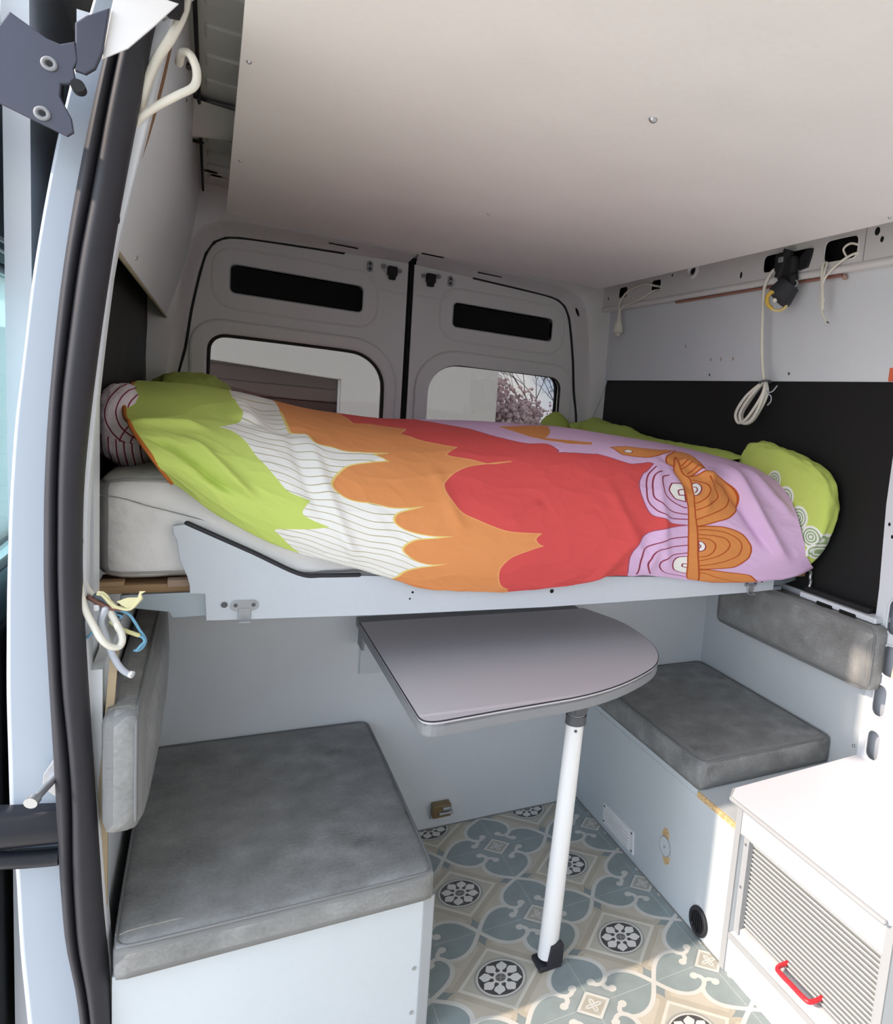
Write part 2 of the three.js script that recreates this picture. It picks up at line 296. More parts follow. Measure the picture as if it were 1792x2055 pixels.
  put('post_return', plateZY([[1.78, 0.3], [1.783, 0.3], [1.76, 1.712], [1.757, 1.712]], [], 0.87, 0.038), M.body, post);
  put('post_back', bx(0.862, 0.866, 0.2, 1.71, 1.77, 2.5), M.cableGrey, post);
  put('slot_wiring', [rod([0.848, 0.4, 1.835], [0.85, 0.7, 1.84], 0.006), rod([0.85, 0.4, 1.85], [0.852, 0.7, 1.85], 0.004)], M.cable, post);
  for (const [y, z] of [[1.05, 1.776], [1.02, 1.79]]) put('rivet_hole', new THREE.SphereGeometry(1, 8, 6).scale(0.0015, 0.005, 0.004).translate(0.8295, y, z), M.black, post);
}
{ // left-hand wall: leaning upper panel, dark lining, lower board
  const w = struct('wall_left');
  put('outer_skin', bx(-0.925, -0.895, -0.1, 1.88, -0.08, 1.60), M.body, w);
  put('front_skin', [bx(-0.90, -0.87, -0.1, 1.93, 3.05, 3.25), bx(-0.90, -0.87, -0.1, 0.85, 3.25, 4.36), bx(-0.90, -0.87, 1.6, 1.93, 3.25, 4.36)], M.body, w);
  const hd5 = struct('trim_5');
  put('door_header', bx(-0.90, -0.72, 1.80, 1.93, 1.60, 3.2, 0.02), M.body, hd5);
  put('upper_panel', gridGeo(12, 10, (u, v) => { const y = 1.438 + v * 0.41, x = -0.80 + 0.088 * v + 0.012 * Math.sin(v * Math.PI); return [x, y, 0.09 + u * 1.53]; }), M.grey, hd5);
  put('upper_panel_edge', gridGeo(1, 10, (u, v) => { const y = 1.438 + v * 0.41, x = -0.80 + 0.088 * v + 0.012 * Math.sin(v * Math.PI); return [x - u * 0.014, y, 1.621]; }), mat(0x9a7558, { roughness: 0.8 }), hd5);
  put('upper_panel_hem', rod([-0.80, 1.437, 0.06], [-0.80, 1.437, 1.61], 0.004), mat(0xa29a86, { roughness: 0.8 }), hd5);
  put('screw', new THREE.SphereGeometry(0.0055, 8, 6).translate(-0.795, 1.462, 1.30), M.steel, hd5);
  put('dark_lining', gridGeo(24, 16, (u, v) => [-0.850 + 0.004 * N3(u * 9, v * 7, 2), 0.85 + v * 0.80, 0.10 + u * 1.55]), M.blackPanel, hd5);
  put('lower_board', bx(-0.815, -0.80, 0.0, 0.80, 1.0, 1.70), M.grey, hd5);
  put('board_edge', plateXY([[-0.806, 0.30], [-0.794, 0.30], [-0.793, 0.62], [-0.780, 0.835], [-0.790, 0.835], [-0.804, 0.62]], [], 1.69, 0.012), mat(0xb5a384, { roughness: 0.8 }), hd5);
  put('grab_slot', new THREE.SphereGeometry(1, 12, 8).scale(0.016, 0.014, 0.006).translate(-0.734, 1.79, 1.22), M.black, hd5);
  put('clip', rod([-0.728, 1.83, 1.32], [-0.712, 1.806, 1.35], 0.005), M.rubber, hd5);
  put('inner_pillar', bx(-0.84, -0.82, 0.0, 1.75, 1.55, 1.62), M.body, hd5);
}
{ // rear pillar of the side door: jamb, rubber seal, flange, lofted along its curve
  const FL = [[1.9368, -0.6596], [1.7804, -0.7092], [1.7349, -0.724], [1.6007, -0.7494], [1.4929, -0.7705], [1.4073, -0.7874], [1.3143, -0.797], [1.2213, -0.8054], [1.1336, -0.8117], [1.0596, -0.817], [0.9402, -0.8191], [0.8694, -0.817], [0.7532, -0.8128], [0.6718, -0.8107], [0.563, -0.8022], [0.4044, -0.7938], [0.2459, -0.7832], [-0.0711, -0.7652]];
  const SR = [[1.9353, -0.6912], [1.7771, -0.7302], [1.7107, -0.745], [1.6506, -0.7524], [1.5631, -0.7661], [1.4555, -0.7819], [1.3458, -0.7956], [1.2488, -0.8062], [1.137, -0.8167], [1.0664, -0.8209], [0.9515, -0.822], [0.8471, -0.8178], [0.6931, -0.8104], [0.5718, -0.8041], [0.4052, -0.7956], [0.3166, -0.7882], [0.2249, -0.7851], [-0.0683, -0.7756]];
  const GR = [[1.9353, -0.7229], [1.7771, -0.7619], [1.6727, -0.783], [1.5736, -0.7988], [1.5146, -0.8062], [1.3933, -0.8251], [1.3131, -0.8336], [1.2045, -0.8441], [1.0938, -0.8483], [0.9525, -0.8494], [0.7891, -0.8452], [0.6973, -0.8378], [0.6182, -0.8336], [0.4991, -0.8336], [0.3736, -0.8283], [0.2934, -0.8167], [0.2354, -0.8114], [-0.0683, -0.7967]];
  const SL = [[1.9353, -0.7387], [1.7771, -0.7756], [1.6474, -0.8019], [1.542, -0.8199], [1.4502, -0.8336], [1.3638, -0.8441], [1.2836, -0.8515], [1.1687, -0.8599], [1.0653, -0.8642], [0.9377, -0.8652], [0.7912, -0.8599], [0.6541, -0.8547], [0.5592, -0.8515], [0.4949, -0.8494], [0.3778, -0.8431], [0.2987, -0.8304], [0.2407, -0.8251], [-0.0683, -0.8072]];
  const JL = [[1.9368, -0.7652], [1.7783, -0.8022], [1.6409, -0.8329], [1.5458, -0.8508], [1.4507, -0.8656], [1.3629, -0.8773], [1.2668, -0.8868], [1.1632, -0.8973], [1.0575, -0.9037], [0.9286, -0.9079], [0.7796, -0.91], [0.5704, -0.9079], [0.5122, -0.9026], [0.3632, -0.8984], [0.228, -0.8899], [-0.0711, -0.8709]];
  const col = (f, n, y0 = -0.05, y1 = 1.86) => gridGeo(n, 60, (u, v) => { const y = y0 + v * (y1 - y0); return f(u, y); }, (u, v) => [u, v * 2]);
  const pl = struct('trim_3');
  put('jamb', col((u, y) => { const a = smoothK(JL, y), b = smoothK(SL, y) + 0.012; return u < 0.25 ? [a + 0.002, y, 1.45 + u * 4 * 0.24] : [a + (u - 0.25) / 0.75 * (b - a), y, 1.703 + 0.002 * (1 - (u - 0.25) / 0.75)]; }, 16), M.paint, pl);
  put('flange', col((u, y) => { const a = smoothK(SR, y) - 0.012, b = smoothK(FL, y); return u < 0.7 ? [a + (b - a) * u / 0.7, y, 1.715 - 0.008 * (u / 0.7)] : [b, y, 1.707 - (u - 0.7) / 0.3 * 0.03]; }, 10), M.body, pl);
  put('seal_bulb', col((u, y) => { const a = smoothK(SL, y), b = smoothK(GR, y) + 0.003, t = u * Math.PI; return [a + (b - a) * (0.5 - 0.5 * Math.cos(t)), y, 1.717 + 0.028 * Math.sin(t)]; }, 12), M.rubber, pl);
  put('seal_lip', col((u, y) => { const a = smoothK(GR, y), b = smoothK(SR, y), t = u * Math.PI; return [a + (b - a) * (0.5 - 0.5 * Math.cos(t)), y, 1.717 + 0.032 * Math.sin(t) ** 0.7 + 0.004 * Math.sin(2 * t)]; }, 16), M.rubber, pl);
  for (const [y, r] of [[1.0, 0.004], [1.46, 0.003], [1.35, 0.003]]) put('flange_hole', new THREE.SphereGeometry(1, 8, 6).scale(0.002, r * 2.4, 0.002).translate(smoothK(FL, y) - 0.006, y, 1.7095), M.black, pl);
  // black side moulding wrapped round the jamb
  put('side_moulding', [gridGeo(20, 10, (u, v) => { const a = -0.96 + u * 0.113, t = v * Math.PI; return [a, 0.578 - 0.012 * u + 0.030 * Math.cos(t) + (1 - u) * 0.006, 1.704 + 0.045 * Math.sin(t) ** 0.6 * (1 - 0.35 * u)]; }), gridGeo(16, 8, (u, v) => [-0.955 + u * 0.105, 0.534 + 0.012 * (1 - u) ** 2 - 0.016 * u + 0.013 * Math.cos(v * 6.283), 1.727 + 0.016 * Math.sin(v * 6.283) - 0.01 * u])], mat(0x1f222b, { roughness: 0.35 }), pl);
  // corner radius between pillar and header
  put('header_corner', plateXY([[-0.74, 1.86], [-0.68, 1.86], [-0.68, 1.81], [-0.705, 1.78], [-0.715, 1.74], [-0.722, 1.72], [-0.74, 1.72]], [], 1.68, 0.02), M.body, pl);
}
{ // rear end: body frame, two doors with windows
  const O = [[-.79, .3], [-.785, 1.0], [-.767, 1.244], [-.746, 1.346], [-.729, 1.482], [-.708, 1.60], [-.69, 1.675], [-.665, 1.72], [-.63, 1.742], [-.59, 1.750], [-.45, 1.758], [-.25, 1.766], [-.012, 1.774]];
  const F = [[-.82, .3], [-.815, 1.0], [-.80, 1.268], [-.785, 1.40], [-.768, 1.53], [-.751, 1.664], [-.73, 1.72], [-.70, 1.76], [-.66, 1.783], [-.611, 1.79], [-.45, 1.795], [-.25, 1.799], [0, 1.801]];
  const at = (K, t) => { const x = t * (K.length - 1), i = Math.min(Math.floor(x), K.length - 2), f = x - i; return [K[i][0] + f * (K[i + 1][0] - K[i][0]), K[i][1] + f * (K[i + 1][1] - K[i][1])]; };
  const fr = struct('trim_4');
  const half = (s) => gridGeo(96, 14, (u, v) => {
    const a = at(O, u), b = at(F, u); a[0] -= 0.004; let p, z;
    if (v < 0.2) { p = a; z = -0.05 + v * 5 * 0.06; } else if (v < 0.8) { const t = (v - 0.2) / 0.6, e = 0.5 - 0.5 * Math.cos(t * Math.PI); p = [a[0] + (b[0] - a[0]) * t, a[1] + (b[1] - a[1]) * t]; z = 0.01 + 0.09 * e; } else { const t = (v - 0.8) / 0.2; const q = [Math.min(b[0], -0.868) * (u < 0.75 ? 1 : 0) + (u < 0.75 ? 0 : b[0]), u < 0.6 ? b[1] : 1.88]; p = [b[0] + (q[0] - b[0]) * t, b[1] + (q[1] - b[1]) * t]; z = 0.10 + 0.02 * t; }
    return [s * p[0], p[1], z];
  });
  put('rear_frame', [half(1), half(-1)], M.bodyIn, fr);
  for (const [x, y, z, a, b] of [[0.707, 1.696, 0.045, .007, .02], [0.792, 1.364, 0.045, .006, .022]]) put('frame_hole', new THREE.SphereGeometry(1, 10, 6).scale(a, b, 0.004).rotateZ(x < .75 ? 0.5 : 0).translate(x, y, z + 0.01), M.black, fr);
  put('header_slot', bx(0.012, 0.095, 1.800, 1.812, 0.085, 0.112, 0.002), M.black, fr);
  for (const x of [-0.26, 0.3]) put('header_groove', bx(x - 0.05, x + 0.05, 1.779, 1.782, 0.055, 0.062), M.black, fr);
  put('door_gap', bx(-0.03, 0.03, 0.3, 1.80, -0.055, -0.012), M.black, fr);
  put('gap_seal', bx(-0.0035, 0.0075, 0.3, 1.774, -0.012, -0.002), M.black, fr);
  const winPts = (g) => rrect(-0.679 - g, -0.084 + g, 0.86 - g, 1.408 + g, [0.08, 0.10, 0.13 + g, 0.055 + g], 8);
  const slotPts = (g) => rrect(-0.6156 - g, -0.1763 + g, 1.5583 - g, 1.655 + g, 0.016 + g, 5);
  const glassM = (c) => mat(c, { physical: true, transmission: 1, thickness: 0, roughness: 0.02, ior: 1.45 });
  const door = (s, k) => {
    const d = struct('door_' + k); const m = (P) => P.map(([x, y]) => [s * x, y]);
    const outline = [...O, [-0.012, 0.3]].map(([x, y]) => [s * x, y]);
    put('door_panel', plateXY(outline, [m(winPts(0)), m(slotPts(0))], -0.03, 0.03), M.bodyIn, d);
    put('outer_skin', plateXY(outline.map(([x, y]) => [Math.abs(x) < 0.02 ? 0 : x, y + (y > 0.5 ? 0.02 : 0)]), [m(winPts(0.004))], -0.075, 0.012), M.black, d);
    const ring = (outer, inner, z, dep, bev) => plateXY(m(outer), [m(inner)], z, dep, bev);
    put('window_surround', ring(rrect(-0.735, -0.036, 0.8, 1.462, [0.1, 0.12, 0.17, 0.10], 8), winPts(0.004), -0.006, 0.02, 0.0085), M.bodyIn, d);
    put('slot_relief', tube(m(slotPts(0.055)).map(([x, y]) => [x, y, -0.002]), 0.0045, 120, true, 6), M.bodyIn, d);
    put('slot_edge', ring(slotPts(0.004), slotPts(0), -0.03, 0.031), M.edgeGrey, d);
    put('latch_relief', tube([[s * -0.175, 1.745, -.002], [s * -0.165, 1.70, -.002], [s * -0.13, 1.665, -.002], [s * -0.075, 1.655, -.002], [s * -0.018, 1.655, -.002]], 0.005, 40), M.bodyIn, d);
    put('edge_seal', tube(O.slice(0, 12).map(([x, y]) => [s * (x - 0.002), y, 0.002]), 0.0062, 80, false, 6), M.rubberDull, d);
    const br = put('bracket', plateXY(m(rrect(-0.166, -0.145, 1.714, 1.756, 0.01, 5)), [], 0.0, 0.006, 0.001), M.edge, d);
    for (const y of [1.726, 1.744]) put('bolt_hole', new THREE.SphereGeometry(0.0045, 8, 6).scale(1, 1, 0.4).translate(s * -0.1555, y, 0.006), M.black, br);
    const ca = put('catch', [bx(s * -0.074 - 0.018, s * -0.074 + 0.018, 1.712, 1.748, 0.0, 0.03, 0.006), bx(s * -0.074 - 0.013, s * -0.074 + 0.013, 1.698, 1.72, 0.0, 0.026, 0.006)], M.rubberDull, d);
    put('catch_plate', [rod([s * -0.106, 1.744, 0.005], [s * -0.106, 1.744, 0.013], 0.009), rod([s * -0.046, 1.736, 0.005], [s * -0.046, 1.736, 0.013], 0.008)], M.edge, ca);
    const w = struct('window_' + k);
    put('window_seal', tube(m(winPts(-0.002)).map(([x, y]) => [x, y, -0.004]), 0.0065, 160, true, 8), mat(0x1c1215, { roughness: 0.7 }), w);
    put('glass', plateXY(m(winPts(-0.001)), [], -0.02, 0.003), glassM(0xb3b2b1), w);
  };
  door(1, 1); door(-1, 2);
}
{ // grey partition under the bed
  const p = struct('wall_rear'); put('partition', bx(-0.80, 0.84, 0, 0.80, 1.024, 1.0387), M.grey, p);
}

// ---------- seats ----------
// upholstered cushion box with domed face ('y' up, 'x+' or 'x-' facing) and piping on the face edge
function cushion(name, label, group, [x0, x1, y0, y1, z0, z1], face, dome, r = 0.014) {
  const t = thing(name, label, 'cushion', [(x0 + x1) / 2, y0, (z0 + z1) / 2], group);
  const w = x1 - x0, h = y1 - y0, d = z1 - z0, cx = (x0 + x1) / 2, cy = (y0 + y1) / 2, cz = (z0 + z1) / 2;
  let g = new RoundedBoxGeometry(w, h, d, 5, r); g = g.index ? g.toNonIndexed() : g;
  // subdivide faces by rebuilding from a dense box
  const B = new THREE.BoxGeometry(w, h, d, Math.ceil(w / 0.02), Math.ceil(h / 0.02), Math.ceil(d / 0.02)), p = B.attributes.position, v = new THREE.Vector3(), c = new THREE.Vector3();
  for (let i = 0; i < p.count; i++) {
    v.fromBufferAttribute(p, i); c.set(THREE.MathUtils.clamp(v.x, -w / 2 + r, w / 2 - r), THREE.MathUtils.clamp(v.y, -h / 2 + r, h / 2 - r), THREE.MathUtils.clamp(v.z, -d / 2 + r, d / 2 - r));
    const n = v.clone().sub(c); if (n.lengthSq() > 0) v.copy(c).add(n.normalize().multiplyScalar(r));
    const ex2 = (a, L) => { const q = 1 - (2 * a / L) ** 2; return Math.max(0, q) ** 0.45; };
    if (face === 'y' && v.y > 0) v.y += dome * ex2(v.x, w) * ex2(v.z, d) * (v.y / (h / 2)) + 0.0015 * N3(v.x * 14, 1, v.z * 14);
    if (face === 'x+' && v.x > 0) v.x += dome * ex2(v.y, h) * ex2(v.z, d) * (v.x / (w / 2));
    if (face === 'x-' && v.x < 0) v.x -= dome * ex2(v.y, h) * ex2(v.z, d) * (-v.x / (w / 2));
    p.setXYZ(i, v.x + cx, v.y + cy, v.z + cz);
  }
  const G = mergeVertices((B.deleteAttribute('uv'), B.deleteAttribute('normal'), B), 1e-5); G.computeVertexNormals();
  part('cover', boxUV(G), M.vinyl, t);
  const q = r * 0.3, e = [];
  const ringPts = (a0, a1, b0, b1, f) => rrect(a0 + q, a1 - q, b0 + q, b1 - q, 0.022, 5).map(f);
  if (face === 'y') e.push(...ringPts(x0, x1, z0, z1, ([a, b]) => [a, y1 - q, b]));
  else { const X = face === 'x+' ? x1 - q : x0 + q; e.push(...ringPts(z0, z1, y0, y1, ([a, b]) => [X, b, a])); }
  part('piping', tube(e, 0.0028, 240, true, 6), M.piping, t);
  return t;
}
cushion('seat_cushion', 'large dark grey vinyl seat cushion on the white bench by the door pillar', 'grey bench cushions', [-0.783, -0.283, 0.302, 0.366, 1.042, 1.751], 'y', 0.004, 0.012);
cushion('seat_cushion', 'grey vinyl seat cushion on the bench beside the roller cabinet', 'grey bench cushions', [0.386, 0.836, 0.3525, 0.4308, 1.042, 1.679], 'y', 0.004, 0.012);
cushion('back_cushion', 'upright grey vinyl back cushion behind the door pillar, edge on', 'grey back cushions', [-0.798, -0.750, 0.55, 0.744, 1.05, 1.748], 'x+', 0.018, 0.016);
cushion('back_cushion', 'long grey vinyl back cushion on the wall, sunlit at its end', 'grey back cushions', [0.78, 0.838, 0.62, 0.79, 1.172, 1.822], 'x-', 0.004, 0.012);
{ // left bench
  const t = thing('bench', 'white bench box with grey corner edge below the large cushion', 'bench', [-0.53, 0, 1.4], 'bench boxes');
  part('front_panel', bx(-0.784, -0.297, 0, 0.301, 1.713, 1.730), M.bench, t);
  part('side_panel', bx(-0.299, -0.283, 0, 0.301, 1.042, 1.716), M.bench, t);
  part('seat_board', bx(-0.784, -0.285, 0.287, 0.3015, 1.042, 1.728), M.bench, t);
  part('corner_edging', bx(-0.2985, -0.276, 0, 0.301, 1.717, 1.7315, 0.003), M.edgeGrey, t);
  for (const y of [0.152, 0.056]) part('screw', rod([-0.308, y, 1.729], [-0.308, y, 1.7315], 0.004), M.steel, t);
}
{ // right bench
  const t = thing('bench', 'pale grey bench front with louvre, round cap and black vent', 'bench', [0.615, 0, 1.43], 'bench boxes');
  part('front_panel', bx(0.3905, 0.406, 0, 0.336, 1.042, 1.832), M.bench, t);
  part('seat_board', bx(0.392, 0.838, 0.336, 0.352, 1.042, 1.832), M.bench, t);
  part('chipboard_edge', bx(0.3885, 0.392, 0.3365, 0.3515, 1.672, 1.83), M.chip, t);
  const gr = part('louvre', plateZY([[1.229, 0.02], [1.415, 0.022], [1.405, 0.087], [1.226, 0.081]], [], 0.3905, 0.005, 0.001), M.leg, t);
  for (let k = 0; k < 6; k++) put('louvre_slat', bx(0.381, 0.3862, 0.0275 + k * 0.009, 0.0315 + k * 0.009, 1.245, 1.39, 0.001), M.leg, gr);
  for (const [z, y] of [[1.236, 0.028], [1.234, 0.075], [1.405, 0.03], [1.398, 0.08]]) put('louvre_screw', rod([0.3845, y, z], [0.387, y, z], 0.0035), M.collar, gr);
  const cp = part('access_cap', rod([0.386, 0.138, 1.563], [0.392, 0.138, 1.563], 0.0255, 0.0255, 28), M.bench, t);
  put('cap_rim', new THREE.TorusGeometry(0.0255, 0.0016, 6, 32).rotateY(Math.PI / 2).translate(0.3865, 0.138, 1.563), M.edgeGrey, cp);
  put('cap_button', rod([0.384, 0.138, 1.563], [0.3865, 0.138, 1.563], 0.004), M.edgeGrey, cp);
  for (const s of [1, -1]) put('bare_patch', plateZY(Array.from({ length: 13 }, (_, i) => { const a = Math.PI * i / 12; return [1.563 - s * 0.006 + 0.017 * Math.cos(a), 0.138 + s * (0.022 + 0.026 * Math.sin(a))]; }), [], 0.3905, 0.001), M.chip, cp);
  const vt = part('round_vent', [new THREE.TorusGeometry(0.031, 0.006, 10, 32).rotateY(Math.PI / 2).translate(0.388, 0.04, 1.733), rod([0.389, 0.04, 1.733], [0.3915, 0.04, 1.733], 0.03, 0.03, 28)], M.rubber, t);
  for (let k = -3; k <= 3; k++) { const a = 0.028 * Math.sqrt(Math.max(0.05, 1 - (k / 3.6) ** 2)); put('vent_bar', bx(0.383, 0.3895, 0.04 - a, 0.04 + a, 1.733 + k * 0.0078 - 0.0018, 1.733 + k * 0.0078 + 0.0018), M.rubberDull, vt); }
}
{ // table
  const t = thing('table', 'grey D-shaped table on a white pedestal leg', 'table', [0.015, 0, 1.45]);
  const P = []; const arc = (p0, c0, c1, p1, n) => { const c = new THREE.CubicBezierCurve(V2(p0), V2(c0), V2(c1), V2(p1)); for (const q of c.getPoints(n)) P.push([q.x, q.y]); };
  P.push([-0.328, 1.113], [0.318, 1.105]);
  arc([0.322, 1.112], [0.345, 1.18], [0.37, 1.25], [0.367, 1.31], 8); arc([0.366, 1.33], [0.362, 1.50], [0.30, 1.585], [0.24, 1.625], 14); arc([0.235, 1.628], [0.17, 1.67], [0.09, 1.712], [-0.014, 1.724], 8);
  P.push([-0.177, 1.737]); arc([-0.285, 1.748], [-0.315, 1.75], [-0.326, 1.742], [-0.326, 1.712], 6);
  part('tabletop', plateXZ(P, [], 0.667, 0.012), M.table, t);
  part('edge_line', tube(P.flatMap((p, i) => { const q = P[(i + 1) % P.length], n = Math.max(1, Math.round(Math.hypot(q[0] - p[0], q[1] - p[1]) / 0.012)); return Array.from({ length: n }, (_, k) => [p[0] + (q[0] - p[0]) * k / n, 0.6655, p[1] + (q[1] - p[1]) * k / n]); }), 0.0017, 500, true, 6), M.rubber, t);
  part('edge_band', ex((() => { const s = shp(P); return s; })(), 0.032, 0.005).rotateX(Math.PI / 2).translate(0, 0.6655, 0), M.edge, t);
  const lg = part('leg', rod([0.016, 0.02, 1.66], [0.035, 0.598, 1.66], 0.0225, 0.0195, 24), M.leg, t);
  put('screw', rod([0.027, 0.567, 1.677], [0.027, 0.567, 1.681], 0.003), M.collar, lg);
  part('leg_collar', [rod([0.0345, 0.577, 1.66], [0.0352, 0.597, 1.66], 0.0232), rod([0.0352, 0.60, 1.66], [0.036, 0.636, 1.66], 0.0215), bx(0.02, 0.05, 0.607, 0.628, 1.678, 1.685, 0.003)], M.collar, t);
  part('leg_clamp', [rod([0.06, 0.622, 1.66], [0.085, 0.62, 1.665], 0.008), bx(0.01, 0.09, 0.628, 0.636, 1.63, 1.69, 0.002)], M.collar, t);
  part('foot', [bx(-0.013, 0.043, 0, 0.012, 1.635, 1.687, 0.004), plateXY([[0.006, 0.01], [0.043, 0.01], [0.043, 0.056], [0.038, 0.064], [0.012, 0.058]], [], 1.676, 0.012, 0.002)], M.rubber, t);
  part('wall_rail', [bx(-0.315, 0.32, 0.60, 0.634, 1.039, 1.06, 0.002), bx(-0.325, 0.318, 0.636, 0.66, 1.039, 1.12, 0.002), bx(-0.318, -0.312, 0.585, 0.64, 1.039, 1.10)], M.edge, t);
  part('wall_plate', bx(-0.311, 0.25, 0.50, 0.60, 1.0388, 1.046, 0.001), M.bench, t);
  part('rail_clip', bx(-0.307, -0.29, 0.586, 0.602, 1.045, 1.07, 0.002), M.leg, t);
}
{ // brass catch at the foot of the partition
  const t = thing('door_catch', 'small brass catch on the grey partition near the floor', 'catch', [-0.065, 0.06, 1.05]);
  part('body', bx(-0.092, -0.040, 0.045, 0.082, 1.0388, 1.07, 0.002), M.brass, t);
  part('bolt', [bx(-0.078, -0.036, 0.058, 0.066, 1.068, 1.082, 0.002), bx(-0.066, -0.044, 0.068, 0.078, 1.068, 1.078, 0.002)], M.steel, t);
  part('plate', bx(-0.094, -0.082, 0.032, 0.06, 1.0388, 1.044, 0.001), M.steel, t);
}
{ // roller-front cabinet
  const t = thing('cabinet', 'low white cabinet with a grey roller shutter front and red handle', 'cabinet', [0.6, 0, 2.06]);
  part('side_panel', bx(0.385, 0.838, 0, 0.412, 1.833, 1.850), M.bench, t);
  part('side_edging', bx(0.3805, 0.3855, 0, 0.412, 1.8325, 1.8505, 0.001), M.edgeGrey, t);
  part('side_panel', bx(0.385, 0.838, 0, 0.412, 2.258, 2.275), M.bench, t);
  part('side_edging', bx(0.3805, 0.3855, 0, 0.412, 2.2575, 2.2755, 0.001), M.edgeGrey, t);
  part('back_panel', bx(0.80, 0.815, 0, 0.412, 1.85, 2.258), M.bench, t);
  part('fascia', bx(0.384, 0.398, 0.345, 0.4115, 1.8505, 2.2575), M.white, t);
  part('fascia_edging', bx(0.383, 0.3985, 0.3425, 0.3455, 1.8505, 2.2575), M.edgeGrey, t);
  part('guide_rail', bx(0.396, 0.412, 0.09, 0.343, 1.8505, 1.869), M.edgeGrey, t);
  part('guide_rail', bx(0.396, 0.412, 0.09, 0.343, 2.245, 2.2575), M.edgeGrey, t);
  for (const y of [0.318, 0.213]) part('screw', rod([0.3945, y, 1.859], [0.397, y, 1.859], 0.0035), M.steel, t);
  part('shutter_backing', bx(0.416, 0.419, 0.10, 0.343, 1.869, 2.245), M.edgeGrey, t);
  const n = 21, y0 = 0.114, h = (0.343 - y0) / n, sg = bx(0.411, 0.4165, 0.0008, h - 0.0008, 1.8692, 2.2448, 0.0022), rib = bx(0.4092, 0.412, h - 0.0034, h - 0.0014, 1.8692, 2.2448, 0.0008);
  for (let k = 0; k < n; k++) { const s = part('slat', sg, M.slat, t); s.position.y += y0 + k * h; put('slat_rib', rib, M.leg, s); }
  part('bottom_bar', bx(0.400, 0.416, 0.098, 0.113, 1.8692, 2.2448, 0.003), M.white, t);
  part('plinth', bx(0.385, 0.40, 0, 0.084, 1.8505, 2.2575), M.white, t);
  part('plinth_shelf', bx(0.384, 0.80, 0.084, 0.0975, 1.8505, 2.2575, 0.002), M.white, t);
  part('shelf_edging', bx(0.382, 0.385, 0.083, 0.098, 1.8505, 2.2575, 0.001), M.edgeGrey, t);
  const hy = 0.131; part('handle', tube([[0.414, hy, 2.012], [0.392, hy, 2.012], [0.381, hy, 2.016], [0.3785, hy, 2.028], [0.3785, hy, 2.06], [0.3785, hy, 2.098], [0.381, hy, 2.11], [0.392, hy, 2.114], [0.414, hy, 2.114]], 0.0052, 60, false, 10), M.red, t);
  const w = thing('worktop', 'thin white worktop with cut corners on the roller cabinet', 'worktop', [0.6, 0.412, 2.04]);
  const W = [[0.368, 1.824], [0.398, 1.798], [0.832, 1.778], [0.832, 2.29], [0.398, 2.29], [0.368, 2.262]];
  part('top_board', plateXZ(W, [], 0.4245, 0.0125, 0.001), mat(0xe2e4ec, { roughness: 0.3 }), w);
  part('edging', [tube([[0.3675, 0.4175, 2.262], [0.3675, 0.4175, 1.825]], 0.006, 8), tube([[0.368, 0.4175, 1.824], [0.398, 0.4175, 1.797]], 0.006, 8)].map((g) => g), M.edgeGrey, w);
}
